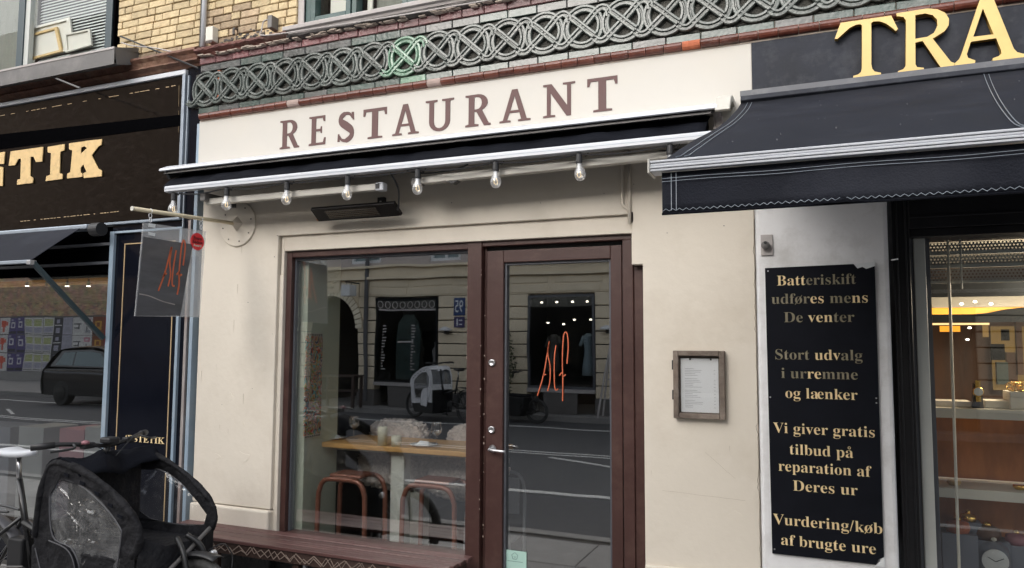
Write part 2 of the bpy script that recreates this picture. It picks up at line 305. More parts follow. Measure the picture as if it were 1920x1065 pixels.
# ------------------------------------------------------------------ builders
class MB:
    def __init__(s): s.v = []; s.f = []
    def add(s, vs, fs):
        k = len(s.v); s.v += [tuple(x) for x in vs]; s.f += [tuple(i+k for i in q) for q in fs]; return s
    def box(s, x0, x1, y0, y1, z0, z1):
        vs = [(x, y, z) for z in (z0, z1) for y in (y0, y1) for x in (x0, x1)]
        return s.add(vs, [(0, 2, 3, 1), (4, 5, 7, 6), (0, 1, 5, 4), (2, 6, 7, 3), (0, 4, 6, 2), (1, 3, 7, 5)])
    def bbox(s, x0, x1, y0, y1, z0, z1, c=.004):   # box with a chamfered front (towards -Y)
        vs = [(x0, y1, z0), (x1, y1, z0), (x1, y1, z1), (x0, y1, z1), (x0, y0+c, z0), (x1, y0+c, z0), (x1, y0+c, z1), (x0, y0+c, z1),
              (x0+c, y0, z0+c), (x1-c, y0, z0+c), (x1-c, y0, z1-c), (x0+c, y0, z1-c)]
        fs = [(0, 3, 2, 1)]
        for a, bq in ((0, 4), (4, 8)):
            for i in range(4): fs.append((a+i, a+(i+1) % 4, bq+(i+1) % 4, bq+i))
        fs.append((8, 9, 10, 11)); return s.add(vs, fs)
    def sweep(s, pts, prof, closed=False, upv=(0, 0, 1), cap=True):   # prof: (a,b) offsets in side/up frame
        P = [Vector(p) for p in pts]; N = len(P); k = len(prof); vs = []; U = Vector(upv); pu = None
        for i, p in enumerate(P):
            a = P[i-1] if (i > 0 or closed) else P[i]; bq = P[(i+1) % N] if (i < N-1 or closed) else P[i]
            t = (bq-a).normalized(); side = t.cross(U)
            if side.length < .05: side = t.cross(Vector((1, 0, 0)))
            side.normalize(); u2 = side.cross(t).normalized()
            if pu is not None and side.dot(pu) < -.2 and False: side = -side; u2 = -u2
            pu = side
            for (x, y) in prof: vs.append(p+side*x+u2*y)
        fs = []
        for i in range(N if closed else N-1):
            j = (i+1) % N
            for q in range(k): fs.append((i*k+q, i*k+(q+1) % k, j*k+(q+1) % k, j*k+q))
        if not closed and cap: fs += [tuple(range(k))[::-1], tuple((N-1)*k+q for q in range(k))]
        return s.add(vs, fs)
    def tube(s, pts, r, n=8, closed=False):
        P = [Vector(p) for p in pts]; N = len(P); vs = []; nrm = None
        for i, p in enumerate(P):
            a = P[i-1] if (i > 0 or closed) else P[i]; bq = P[(i+1) % N] if (i < N-1 or closed) else P[i]
            t = (bq-a); t = t.normalized() if t.length > 1e-9 else Vector((0, 0, 1))
            if nrm is None: nrm = t.orthogonal().normalized()
            else:
                nrm = nrm-t*nrm.dot(t); nrm = nrm.normalized() if nrm.length > 1e-6 else t.orthogonal().normalized()
            bi = t.cross(nrm); rr = r[i] if isinstance(r, (list, tuple)) else r
            for q in range(n):
                th = 2*math.pi*q/n; vs.append(p+nrm*math.cos(th)*rr+bi*math.sin(th)*rr)
        fs = []
        for i in range(N if closed else N-1):
            j = (i+1) % N
            for q in range(n): fs.append((i*n+q, i*n+(q+1) % n, j*n+(q+1) % n, j*n+q))
        if not closed: fs += [tuple(range(n))[::-1], tuple((N-1)*n+q for q in range(n))]
        return s.add(vs, fs)
    def prism(s, poly, f0, f1):     # poly in 2D, f0/f1 map (a,b) to 3D for the two faces
        k = len(poly); vs = [f0(*p) for p in poly]+[f1(*p) for p in poly]
        fs = [tuple(range(k))[::-1], tuple(range(k, 2*k))]+[(i, (i+1) % k, k+(i+1) % k, k+i) for i in range(k)]
        return s.add(vs, fs)
    def lathe(s, prof, c=(0, 0, 0), n=16, axis='z'):
        vs = []
        for (r, h) in prof:
            for q in range(n):
                th = 2*math.pi*q/n; a, bq = r*math.cos(th), r*math.sin(th)
                vs.append({'z': (c[0]+a, c[1]+bq, c[2]+h), 'y': (c[0]+a, c[1]+h, c[2]+bq), 'x': (c[0]+h, c[1]+a, c[2]+bq)}[axis])
        fs = []
        for i in range(len(prof)-1):
            for q in range(n): fs.append((i*n+q, i*n+(q+1) % n, (i+1)*n+(q+1) % n, (i+1)*n+q))
        fs += [tuple(range(n))[::-1], tuple((len(prof)-1)*n+q for q in range(n))]
        return s.add(vs, fs)
    def grid(s, rows):
        m_, k = len(rows), len(rows[0]); vs = [p for r in rows for p in r]
        return s.add(vs, [(i*k+j, i*k+j+1, (i+1)*k+j+1, (i+1)*k+j) for i in range(m_-1) for j in range(k-1)])
    def mesh(s, name, m, smooth=False):
        me = bpy.data.meshes.new(name); me.from_pydata(s.v, [], s.f); me.update()
        bm = bmesh.new(); bm.from_mesh(me); bmesh.ops.recalc_face_normals(bm, faces=bm.faces); bm.to_mesh(me); bm.free()
        if m: me.materials.append(MATS[m] if isinstance(m, str) else m)
        if smooth: me.polygons.foreach_set('use_smooth', [True]*len(me.polygons)); me.update()
        return me
    def build(s, name, m, parent=None, smooth=False, bevel=0, auto=None, solid=0, stuff=False):
        o = bpy.data.objects.new(name, s.mesh(name, m, smooth)); COL.objects.link(o)
        if parent: o.parent = parent; o.matrix_parent_inverse = Matrix.Identity(4); fixloc(o, parent)
        if smooth and auto:
            for q in o.data.edges: pass
        if bevel:
            bv = o.modifiers.new('b', 'BEVEL'); bv.width = bevel; bv.segments = 2; bv.limit_method = 'ANGLE'
        if solid:
            sm = o.modifiers.new('s', 'SOLIDIFY'); sm.thickness = solid; sm.offset = 0
        if stuff: o['kind'] = 'stuff'
        return o
def fixloc(o, parent):
    # meshes are written in world coordinates: cancel the location of the chain of parents
    p = parent; off = Vector((0, 0, 0))
    while p: off += p.location; p = p.parent
    if off.length > 0:
        if o.data.users == 1: o.data.transform(Matrix.Translation(-off))
        else: o.location = -off
def box(name, m, parent, x0, x1, y0, y1, z0, z1, bevel=0): return MB().box(x0, x1, y0, y1, z0, z1).build(name, m, parent, bevel=bevel)
def thing(name, label, cat, loc=(0, 0, 0), group=None, rz=0):
    o = bpy.data.objects.new(name, None); o.empty_display_size = .1; COL.objects.link(o); o.location = loc; o.rotation_euler = (0, 0, rz)
    o['label'] = label; o['category'] = cat
    if group: o['group'] = group
    return o
def tag(o, label, cat, group=None):
    o['label'] = label; o['category'] = cat
    if group: o['group'] = group
    return o
def struct(o): o['kind'] = 'structure'; return o
def copy_tree(o, parent=None):
    c = o.copy(); COL.objects.link(c); c.parent = parent
    for ch in list(o.children): copy_tree(ch, c)
    return c
def inst(name, me, parent, loc, scale=(1, 1, 1)):
    o = bpy.data.objects.new(name, me); COL.objects.link(o); o.parent = parent
    o.location = Vector(loc)-(parent.location if parent else Vector()); o.scale = scale; return o

# lettering: 2-D outlines -> filled, extruded mesh in a vertical plane
def outline_mesh(name, loops, m, ext, place, m_side=None):
    cu = bpy.data.curves.new('tmp', 'CURVE'); cu.dimensions = '2D'; cu.fill_mode = 'BOTH'; cu.extrude = ext
    for lp in loops:
        sp = cu.splines.new('POLY'); sp.points.add(len(lp)-1); sp.use_cyclic_u = True
        for i, p in enumerate(lp): sp.points[i].co = (p[0], p[1], 0, 1)
    return curve_mesh(name, cu, m, place, m_side)
def curve_mesh(name, cu, m, place, m_side=None):
    o = bpy.data.objects.new('tmp', cu); COL.objects.link(o); dg = bpy.context.evaluated_depsgraph_get(); dg.update()
    me = bpy.data.meshes.new_from_object(o.evaluated_get(dg)); bpy.data.objects.remove(o)
    if me is None: return None
    me.name = name
    for v in me.vertices: v.co = place(v.co.x, v.co.y, v.co.z)
    me.materials.clear(); me.materials.append(MATS[m])
    if m_side:
        me.materials.append(MATS[m_side])
        for p in me.polygons: p.material_index = 0 if abs(p.normal.y) > .9 else 1
    me.update()
    return me
def mobj(name, me, parent=None):
    o = bpy.data.objects.new(name, me); COL.objects.link(o)
    if parent: o.parent = parent; fixloc(o, parent)
    return o
def serif(s):
    o = ''
    for c in s:
        if 'A' <= c <= 'Z': o += chr(0x1D400+ord(c)-65)
        elif 'a' <= c <= 'z': o += chr(0x1D41A+ord(c)-97)
        elif '0' <= c <= '9': o += chr(0x1D7CE+ord(c)-48)
        else: o += c
    return o
def kern_ae(cu, s):
    i = s.find('lae')
    if i >= 0: cu.body_format[i+1].kerning = -9
def text_width(s, font_serif=True):
    cu = bpy.data.curves.new('t', 'FONT'); cu.body = (serif(s) if font_serif else s); kern_ae(cu, s)
    o = bpy.data.objects.new('t', cu); COL.objects.link(o); dg = bpy.context.evaluated_depsgraph_get(); dg.update()
    me = bpy.data.meshes.new_from_object(o.evaluated_get(dg)); bpy.data.objects.remove(o)
    if me is None or not len(me.vertices): return (0, 0, 0, 0)
    xs = [v.co.x for v in me.vertices]; ys = [v.co.y for v in me.vertices]
    return (min(xs), max(xs), min(ys), max(ys))
def text_mesh(name, s, m, x0, x1, zb, h, Y, ext=.002, offset=0, font_serif=True):
    """s fitted between x0 and x1, baseline zb, capital height h, facing -Y; ae, oe-slash and aa are drawn from their plain letters"""
    cu = bpy.data.curves.new('t', 'FONT'); plain = s.replace('ø', 'o').replace('å', 'a')
    cu.body = serif(plain) if font_serif else plain; kern_ae(cu, plain); cu.offset = offset; cu.resolution_u = 4
    b = text_width(plain, font_serif); kx = (x1-x0)/(b[1]-b[0]); kz = h/.69
    ex = ext/1.0; cu.extrude = 0
    me = curve_mesh(name, cu, m, lambda x, y, z: Vector((x0+(x-b[0])*kx, Y, zb+y*kz)))
    objs = [me]
    add = MB()
    for i, c in enumerate(s):
        if c in 'øå':
            a = text_width(plain[:i+1], font_serif)[1]; w = text_width(plain[i], font_serif); w = w[1]-w[0]
            cx = x0+(a-w/2-b[0])*kx; r = w*kx*.5
            if c == 'ø':
                add.sweep([(cx-r*.95, Y-.001, zb-.07*kz), (cx+r*.95, Y-.001, zb+.55*kz)], [(-.02*kz, 0), (.02*kz, 0), (.02*kz, .001), (-.02*kz, .001)], upv=(0, -1, 0))
            else:
                add.tube([(cx+.075*kz*math.cos(q), Y-.001, zb+.63*kz+.075*kz*math.sin(q)) for q in [k*math.pi/6 for k in range(12)]], .018*kz, 4, True)
    return me, add

# ------------------------------------------------------------------ SETTING: ground
pav = struct(MB().box(-45, 25, -2.0, 0.3, -.20, -.012).build('pavement', 'paving_joint'))
slabs = []
def slab_mesh(w, d): return MB().add(*(lambda vs, fs: (vs, fs))([(0, 0, -.03), (w, 0, -.03), (w, d, -.03), (0, d, -.03), (0, 0, -.004), (w, 0, -.004), (w, d, -.004), (0, d, -.004), (.006, .006, 0), (w-.006, .006, 0), (w-.006, d-.006, 0), (.006, d-.006, 0)],
    [(0, 3, 2, 1), (0, 1, 5, 4), (1, 2, 6, 5), (2, 3, 7, 6), (3, 0, 4, 7), (4, 5, 9, 8), (5, 6, 10, 9), (6, 7, 11, 10), (7, 4, 8, 11), (8, 9, 10, 11)])).mesh('paving_slab', 'paving')
sm_ = slab_mesh(.79, .61)
for i in range(-11, 5):
    for j in range(3): inst('paving_slab', sm_, pav, (i*.8+(.4 if j % 2 else 0), -1.90+j*.62, random.uniform(-.002, .002)))
struct(MB().box(-45, 25, -2.13, -2.0, -.3, .002).build('kerb', 'kerb_stone', bevel=.01))
road = struct(MB().box(-60, 40, -11.0, -2.13, -.5, -.12).build('road', 'asphalt'))
for nm, y0, y1, x0, x1 in (('road_line', -4.14, -4.02, -45, 20), ('road_line', -6.75, -6.68, -45, 20), ('road_line', -6.93, -6.86, -45, 20), ('road_line', -9.85, -9.73, -22, -2.5)):
    struct(MB().box(x0, x1, y0, y1, -.119, -.116).build(nm, 'road_paint'))
for x, y, an in ((-17.2, -7.6, .5), (-3.0, -6.2, .4)):
    o = MB().box(-.7, .7, -.04, .04, -.119, -.116).build('road_arrow', 'road_paint'); o.location = (x, y, .001); o.rotation_euler[2] = an; struct(o)
struct(MB().box(-60, 40, -11.13, -11.0, -.3, .0).build('far_kerb', 'kerb_stone', bevel=.01))
struct(MB().box(-60, 40, -20, -11.13, -.3, -.005).build('far_pavement', 'paving'))
struct(MB().add([(-250, -250, -.55), (250, -250, -.55), (250, 250, -.55), (-250, 250, -.55)], [(0, 1, 2, 3)]).build('ground', 'paving'))

# ------------------------------------------------------------------ RESTAURANT FRONT
rf = thing('restaurant_shopfront', 'cream plastered shop front with brown window and door under the awning', 'shop front', (-2, .1, 0))
# wall with stepped opening (front face Y=0), opening x -2.99..-.84
wall = MB()
XL, XR = -3.625, -.262
zt = 2.70
wp = [(XL, .56), (-3.015, .56), (-3.015, 2.19), (-.84, 2.19), (-.84, 1.938), (-.785, 1.938), (-.785, 0), (XR, 0), (XR, zt), (XL, zt)]
wall.prism(wp, lambda a, b: (a, 0, b), lambda a, b: (a, .35, b))
wall.build('plaster_wall', 'cream_plaster', rf, bevel=.005)
# shallow reveal inside the step (set back 22 mm)
rv = MB().box(-3.0148, -2.985, .022, .32, .42, 1.955).box(-3.0065, -2.985, .0225, .32, 1.955, 2.1895).box(-2.985, -.8402, .0222, .32, 2.098, 2.1898)
rv.build('window_reveal', 'cream_plaster', rf, bevel=.004)
MB().box(-3.05, -2.985, .021, .3, 0.30, .42).build('reveal_foot', 'cream_plaster', rf)
# plinth band and step moulding
MB().box(XL, -3.012, -.022, .3, .30, .555).build('plinth_band', 'cream_plaster', rf, bevel=.012)
MB().box(-.783, XR, -.022, -.001, .02, .515).build('plinth_band', 'cream_plaster', rf, bevel=.012)
MB().box(XL, -3.0, -.012, .3, 0, .299).box(-2.999, -1.70, .03, .3, 0, .36).build('plinth', 'black_plinth', rf, bevel=.006)
# window: frame, pane
YF, YB = .045, .125
win = MB()
win.box(-2.984, -2.945, YF, YB, .40, 2.098).box(-2.945, -1.757, YF, YB, 2.06, 2.098).box(-2.945, -1.757, YF, YB, .36, .43).box(-1.757, -1.672, YF-.005, YB, .2, 2.098)
wf = win.build('window_frame', 'brown_paint', rf, bevel=.004)
MB().box(-2.944, -2.932, YF+.03, YB-.01, .43, 2.06).box(-2.932, -1.758, YF+.03, YB-.01, 2.046, 2.06).box(-1.768, -1.758, YF+.03, YB-.01, .43, 2.046).build('glazing_bead', 'window_grey_dark', wf)
MB().box(-2.93, -1.77, .098, .104, .43, 2.045).build('window_pane', 'pane_glass', wf)
# door frame, leaf
MB().box(-1.672, -.842, YF, YB, 2.07, 2.1).box(-.897, -.842, YF-.004, YB, 0, 2.07).box(-.842, -.787, YF+.006, YB, 0, 1.936).box(-1.671, -1.655, YF+.03, YB+.01, 0, 2.07).build('door_frame', 'brown_paint', rf, bevel=.004)
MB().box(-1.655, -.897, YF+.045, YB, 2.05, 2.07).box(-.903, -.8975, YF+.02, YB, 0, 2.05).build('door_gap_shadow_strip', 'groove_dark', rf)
door = MB().box(-1.648, -1.550, YF+.012, YB+.005, 0.02, 2.046).box(-.962, -.904, YF+.012, YB+.005, .02, 2.046).box(-1.550, -.962, YF+.012, YB+.005, 1.98, 2.046).box(-1.55, -.962, YF+.012, YB+.005, .02, .16).build('door', 'brown_paint', rf, bevel=.004)
MB().box(-1.549, -1.538, YF+.03, YB-.01, .16, 1.98).box(-.974, -.963, YF+.03, YB-.01, .16, 1.98).box(-1.538, -.974, YF+.03, YB-.01, 1.968, 1.98).build('glazing_bead', 'window_grey_dark', door)
MB().box(-1.54, -.972, .092, .098, .16, 1.97).build('door_pane', 'pane_glass', door)
for z in (1.445, 1.092): MB().lathe([(.019, 0), (.019, -.008), (.013, -.012), (.011, -.008)], (-1.612, YF+.012, z), 20, 'y').build('door_lock', 'chrome', door, True)
h = at(925, 842, .05)
MB().lathe([(.021, 0), (.021, -.006), (.010, -.01), (.009, -.045)], (-1.606, YF+.012, h.z), 16, 'y').tube([(-1.606, .015, h.z), (-1.590, .010, h.z-.001), (-1.53, .008, h.z-.003), (-1.515, .009, h.z-.004)], [.008, .0085, .0075, .006], 10).build('door_handle', 'chrome', door, True)
# paint chips on the mullion are separate small flecks
ch = MB()
for _ in range(34):
    x = random.choice([-1.672, -1.757, -1.65]); z = random.uniform(.5, 2.0); s_ = random.uniform(.0012, .0035)
    ch.box(x-s_, x+s_, YF-.0065, YF-.004, z-s_*1.4, z+s_*1.4)
ch.build('paint_chips', 'bench_edge_light', rf, stuff=True)
# stains and filled holes on the plaster
ho = MB()
for _ in range(36):
    x = random.uniform(-3.5, -.35); z = random.uniform(.7, 2.35)
    if -3.02 < x < -.78 and z < 2.2: continue
    s_ = random.uniform(.0015, .003); ho.lathe([(s_, .001), (s_, -.0012)], (x, 0, z), 6, 'y')
ho.build('screw_holes', 'bench_dark', rf, stuff=True)
r_ = random.Random(61)
MB().tube([(-.262-abs(r_.gauss(0, .0035)), -.0005, .55+k*.017) for k in range(94)], .0011, 4).build('edge_crack', 'aged_wood', rf)
MB().tube([(-.70+k*.02, -.0005, .86-.0008*k+r_.uniform(-.001, .001)) for k in range(20)], .0006, 4).build('hairline_crack', 'edge_tone', rf)
MB().tube([(-.50+k*.012+r_.uniform(-.002, .002), -.0005, 1.05-.010*k) for k in range(12)], .0005, 4).build('hairline_crack', 'edge_tone', rf)
q = MB(); r_ = random.Random(71)
for k in range(11):
    x = r_.choice([r_.uniform(-3.6, -3.05), r_.uniform(-.76, -.28)]); z = r_.uniform(.62, 2.2); L_ = r_.uniform(.02, .10); w_ = r_.uniform(.0006, .0016)
    q.tube([(x, -.0003, z), (x+r_.uniform(-.0006, .0006), -.0003, z-L_*.5), (x+r_.uniform(-.0008, .0008), -.0003, z-L_)], [w_, w_*.7, w_*.2], 4)
q.build('paint_drips', 'edge_tone', rf, stuff=True)
q = MB()
for k in range(9):
    x = r_.uniform(-.75, -.30) if k % 2 else r_.uniform(-3.55, -3.1); z = r_.uniform(.7, 1.9); R0 = r_.uniform(.02, .05)
    q.prism([(x+R0*(1+.35*r_.uniform(-1, 1))*math.cos(a_*math.pi/6), z+R0*(.7+.3*r_.uniform(-1, 1))*math.sin(a_*math.pi/6)) for a_ in range(12)], lambda a, b: (a, -.0014, b), lambda a, b: (a, .001, b))
q.build('plaster_patches', 'cream_plaster', rf, stuff=True)
# lettering on door glass
def stroke(px_list, plane, w, ox, oy, sc):
    return [plane(ox+x/sc, oy+y/sc) for x, y in px_list]
def smooth(pts, n=5):
    P = [Vector(p) for p in pts]; out = []
    for i in range(len(P)-1):
        p0 = P[max(i-1, 0)]; p1 = P[i]; p2 = P[i+1]; p3 = P[min(i+2, len(P)-1)]
        for k in range(n):
            t = k/n; out.append(.5*((2*p1)+(p2-p0)*t+(2*p0-5*p1+4*p2-p3)*t*t+(3*p1-p0-3*p2+p3)*t*t*t))
    out.append(P[-1]); return out
A1 = [[(190, 840), (235, 690), (262, 540), (279, 432), (268, 520), (286, 620), (284, 730), (267, 805)], [(228, 700), (238, 686), (257, 680)],
      [(330, 462), (318, 560), (318, 740), (328, 795), (346, 788)], [(412, 600), (422, 470), (415, 385), (402, 362), (386, 400), (378, 560), (381, 720), (380, 880)], [(355, 690), (372, 668), (386, 692), (402, 680)]]
lt = MB()
for i, st in enumerate(A1):
    lt.sweep(smooth([at(960+x/4, 532+y/4, .089) for x, y in st]), [(-.0027, 0), (.0027, 0), (.0027, .0015), (-.0027, .0015)], upv=(0, -1, 0))
lt.build('door_lettering', 'orange_paint', door)
p0, p1 = at(945, 1030, .088), at(987, 1034, .088)
stk = box('door_sticker', 'mint_paper', door, p0.x, p1.x, .0885, .0905, p0.z-.12, p0.z)
MB().tube([((p0.x+p1.x)/2-.002+.016*math.cos(t)*(1+.1*math.sin(5*t)), .088, p0.z-.028+.016*math.sin(t)*(1+.1*math.sin(5*t))) for t in [k*math.pi/12 for k in range(24)]], .0012, 4, True).tube([((p0.x+p1.x)/2-.008, .088, p0.z-.03), ((p0.x+p1.x)/2, .088, p0.z-.035), ((p0.x+p1.x)/2+.006, .088, p0.z-.028)], .001, 4).box(p0.x+.02, p1.x-.02, .0878, .0884, p0.z-.056, p0.z-.054).build('sticker_print', 'mint_ink', stk)

# ------------------------------------------------------------------ SIGN BOARD
sb = thing('restaurant_signboard', 'long cream board lettered RESTAURANT in brown above the folded awning', 'sign', (-2, 0, 2.66))
MB().box(-3.672, -.257, -.012, .25, 2.64, 2.972).build('board', 'sign_cream', sb, bevel=.004)
def arc(cx, cy, rx, ry, a0, a1, n=8): return [(cx+rx*math.cos(rad(a0+(a1-a0)*i/n)), cy+ry*math.sin(rad(a0+(a1-a0)*i/n))) for i in range(n+1)]
def ribbon(pts, ws):
    P = [Vector((p[0], p[1], 0)) for p in pts]; L, R_ = [], []
    for i, p in enumerate(P):
        t = (P[min(i+1, len(P)-1)]-P[max(i-1, 0)]).normalized(); nn = Vector((-t.y, t.x, 0)); w = ws[i]/2
        L.append((p.x+nn.x*w, p.y+nn.y*w)); R_.append((p.x-nn.x*w, p.y-nn.y*w))
    return L+R_[::-1]
GL = {
 'T': [[(0, 1), (1, 1), (1, .76), (.93, .76), (.88, .9), (.63, .9), (.63, .07), (.82, .055), (.82, 0), (.20, 0), (.20, .055), (.37, .07), (.37, .9), (.12, .9), (.07, .76), (0, .76)]],
 'E': [[(0, 1), (.95, 1), (.95, .80), (.86, .80), (.80, .92), (.42, .92), (.42, .55), (.68, .55), (.70, .63), (.77, .63), (.77, .40), (.70, .40), (.68, .47), (.42, .47), (.42, .08), (.84, .08), (.91, .24), (1, .24), (.98, 0), (0, 0), (0, .055), (.15, .08), (.15, .92), (0, .945)]],
 'R': [[(0, 1), (.5, 1)]+arc(.5, .735, .38, .265, 90, -65, 8)+[(.92, .075), (1, .055), (1, 0), (.74, 0), (.44, .45), (.36, .45), (.36, .08), (.52, .055), (.52, 0), (0, 0), (0, .055), (.13, .08), (.13, .92), (0, .945)], [(.36, .92)]+arc(.46, .725, .19, .195, 90, -90, 8)+[(.36, .53)]],
 'A': [[(.40, 1), (.58, 1), (.88, .07), (1, .055), (1, 0), (.60, 0), (.60, .055), (.70, .07), (.64, .28), (.32, .28), (.25, .07), (.36, .055), (.36, 0), (0, 0), (0, .055), (.11, .07)], [(.35, .355), (.615, .355), (.485, .79)]],
 'U': [[(0, 1), (.42, 1), (.42, .945), (.30, .92), (.30, .30)]+arc(.5, .30, .20, .22, 180, 360, 8)+[(.70, .92), (.58, .945), (.58, 1), (1, 1), (1, .945), (.87, .92), (.87, .3)]+arc(.5, .29, .37, .31, 0, -180, 10)+[(.13, .92), (0, .945)]],
 'N': [[(0, 1), (.27, 1), (.75, .32), (.75, .93), (.62, .945), (.62, 1), (1, 1), (1, .945), (.87, .93), (.87, 0), (.73, 0), (.24, .72), (.24, .07), (.38, .055), (.38, 0), (0, 0), (0, .055), (.12, .07), (.12, .93), (0, .945)]],
}
sp = smooth([(.86, .80, 0), (.70, .93, 0), (.46, .955, 0), (.22, .86, 0), (.20, .69, 0), (.5, .54, 0), (.80, .37, 0), (.80, .17, 0), (.53, .045, 0), (.26, .075, 0), (.12, .2, 0)], 4)
GL['S'] = [ribbon([(p.x, p.y) for p in sp], [.09+.16*math.exp(-((i-len(sp)/2)/9)**2)+.04*(i > 8)*(i < len(sp)-8) for i in range(len(sp))])]
GS2 = [[(.80, .98), (.93, .98), (.95, .72), (.87, .72)], [(.02, .02), (.15, .02), (.12, .28), (.04, .28)]]
LX = [('R', -3.014, -2.868), ('E', -2.797, -2.675), ('S', -2.592, -2.470), ('T', -2.412, -2.253), ('A', -2.215, -2.042), ('U', -2.000, -1.822), ('R', -1.752, -1.600), ('A', -1.548, -1.370), ('N', -1.300, -1.124), ('T', -1.060, -.902)]
for c, a, b_ in LX:
    wd = b_-a; z0, hh_ = 2.7215, .1765
    pl = lambda x, y, z: Vector((a+x*wd, -.0135-z, z0+y*hh_))
    me = outline_mesh('letter', GL[c], 'brown_letter', .0012, pl)
    o = mobj('letter', me, sb)
    if c == 'S':
        for q in GS2: mobj('letter_serif', outline_mesh('letter_serif', [q], 'brown_letter', .0012, lambda x, y, z: Vector((a+x*wd, -.0140-z, z0+y*hh_))), o)

# ------------------------------------------------------------------ UPPER BRICK BUILDING
ub = thing('brick_building', 'yellow brick storey with glazed knot frieze above the shop fronts', 'building', (-2, .2, 3.0))
MB().box(-5.9, 1.4, .06, .5, 3.40, 3.47).build('mortar_bed', 'mortar', ub)
MB().box(-4.50, -2.90, .045, .5, 3.47, 4.6).box(-7.4, -4.5, .3, .5, 3.3, 4.9).box(-2.9, 1.4, .3, .5, 3.47, 4.6).build('mortar_bed', 'mortar', ub)
bm_s = MB().bbox(0, .146, 0, .04, 0, .0445, .003).mesh('brick', 'yellow_brick'); bm_h = MB().bbox(0, .068, 0, .04, 0, .0445, .003).mesh('brick', 'yellow_brick')
bw_s = MB().bbox(0, .146, 0, .04, 0, .0445, .004).mesh('brick', 'worn_brick'); bw_h = MB().bbox(0, .068, 0, .04, 0, .0445, .004).mesh('brick', 'worn_brick')
rest = MB()
def bricks(x0, x1, z0, z1, zvis, seed, wornf, y=.018):
    r = random.Random(seed); z = z0; k = 0
    while z < z1:
        x = x0-(k*.1435+r.choice((0, .0, .075)))%.381; i = 0
        while x < x1-.02:
            st = (i % 3 != 0); w = .146 if st else .068
            if x+w > x1: w = x1-x; st = None
            if x+w < x0+.02: x += w+.007; i += 1; continue
            if x < x0: w = x+w-x0; x = x0; st = None
            if w > .02:
                dy = r.uniform(-.002, .003)
                if z < zvis:
                    wn = wornf(x, z)
                    if st is None: MB().bbox(x, x+w, y+dy, y+.04, z, z+.0445, .003).build('brick', 'worn_brick' if wn else 'yellow_brick', ub)
                    else: inst('brick', (bw_s if st else bw_h) if wn else (bm_s if st else bm_h), ub, (x, y+dy, z+r.uniform(-.0008, .0008)))
                else: rest.bbox(x, x+w, y+dy, y+.04, z, z+.0445, .003)
            x += w+.007; i += 1
        z += .0512; k += 1
bricks(-4.495, -3.735, 3.475, 4.5, 4.06, 3, lambda x, z: z < 3.51 and random.random() < .6)
bricks(-3.72, -2.945, 3.475, 4.5, 3.86, 5, lambda x, z: (x < -3.3 and z < 3.72 and random.random() < .75))
rest.build('brickwork', 'yellow_brick', ub, stuff=True)
# pier edge between the two fields is slightly set back: dark joint
MB().box(-3.734, -3.722, .02, .05, 3.475, 4.5).build('movement_joint', 'groove_dark', ub)
# jambs of the right upper window
MB().box(-2.943, -2.90, .035, .10, 3.475, 4.5).build('window_jamb', 'stone_sill', ub)
# cornice (profiled) over the restaurant
def prof_run(name, m, prof, x0, x1, parent, jitter=0, n=1, seed=1):
    r = random.Random(seed); q = MB(); rows = []
    for i in range(n+1):
        x = x0+(x1-x0)*i/n
        rows.append([(x, y+r.uniform(-jitter, jitter), z+r.uniform(-jitter, jitter)) for y, z in prof])
    q.grid(rows); q.add(rows[0], [tuple(range(len(prof)))]); q.add(rows[-1], [tuple(range(len(prof)))])
    return q.build(name, m, parent)
prof_run('cornice_ledge', 'cornice_paint', [(.1, 3.462), (-.035, 3.452), (-.06, 3.44), (-.058, 3.425), (-.03, 3.412), (-.02, 3.398), (.1, 3.398)], -3.70, -2.96, ub, .003, 40)
prof_run('cornice_ledge', 'dark_stone', [(.1, 3.425), (-.045, 3.42), (-.048, 3.408), (-.02, 3.396), (.1, 3.396)], -2.96, 1.4, ub, .0035, 90, 4)
prof_run('window_sill', 'stone_sill', [(.3, 3.492), (-.052, 3.474), (-.058, 3.468), (-.056, 3.448), (-.04, 3.442), (-.035, 3.428), (.3, 3.428)], -2.985, 1.4, ub)
# worn mortar crust
cr = MB(); r_ = random.Random(11)
for i in range(260):
    x = r_.uniform(-3.68, 1.2); s_ = r_.uniform(.006, .022)
    z = 3.392+r_.uniform(-.006, .006); cr.box(x, x+s_*2.2, -.03-r_.uniform(0, .02), .02, z, z+s_*.35)
cr.build('mortar_crust', 'mortar_light', ub, stuff=True)
MB().box(-3.70, 1.4, .02, .4, 2.95, 3.40).build('frieze_backing', 'groove_dark', ub)
# tile rows: pink, grey-green upper, green lower, red rolls
def tile_row(name, mats, x0, x1, w, z0, z1, y0, rnd=False, seed=0, gap=.0035, lastm=None):
    r = random.Random(seed); cache = {}
    x = x0; i = 0
    while x < x1:
        mm = mats(i, x) if callable(mats) else mats
        if mm not in cache:
            if rnd:
                q = MB(); k = 6; h_ = z1-z0; rows = []
                for xx in (0, w-gap):
                    rows.append([(xx, .02, 0)]+[(xx, -math.sin(math.pi*j/k)*h_*.42, h_*(1-math.cos(math.pi*j/k))/2) for j in range(k+1)]+[(xx, .02, h_)])
                q.grid(rows); q.add(rows[0], [tuple(range(len(rows[0])))]); q.add(rows[1], [tuple(range(len(rows[1])))])
                cache[mm] = q.mesh(name, mm)
            else: cache[mm] = MB().bbox(0, w-gap, 0, .03, 0, z1-z0, .003).mesh(name, mm)
        inst(name, cache[mm], ub, (x, y0+r.uniform(-.0015, .0015), z0+r.uniform(-.001, .001))); x += w; i += 1
rr2 = random.Random(4)
tile_row('pink_tile', lambda i, x: 'pink_glaze', -3.69, 1.3, .1365, 3.348, 3.392, -.012, seed=1)
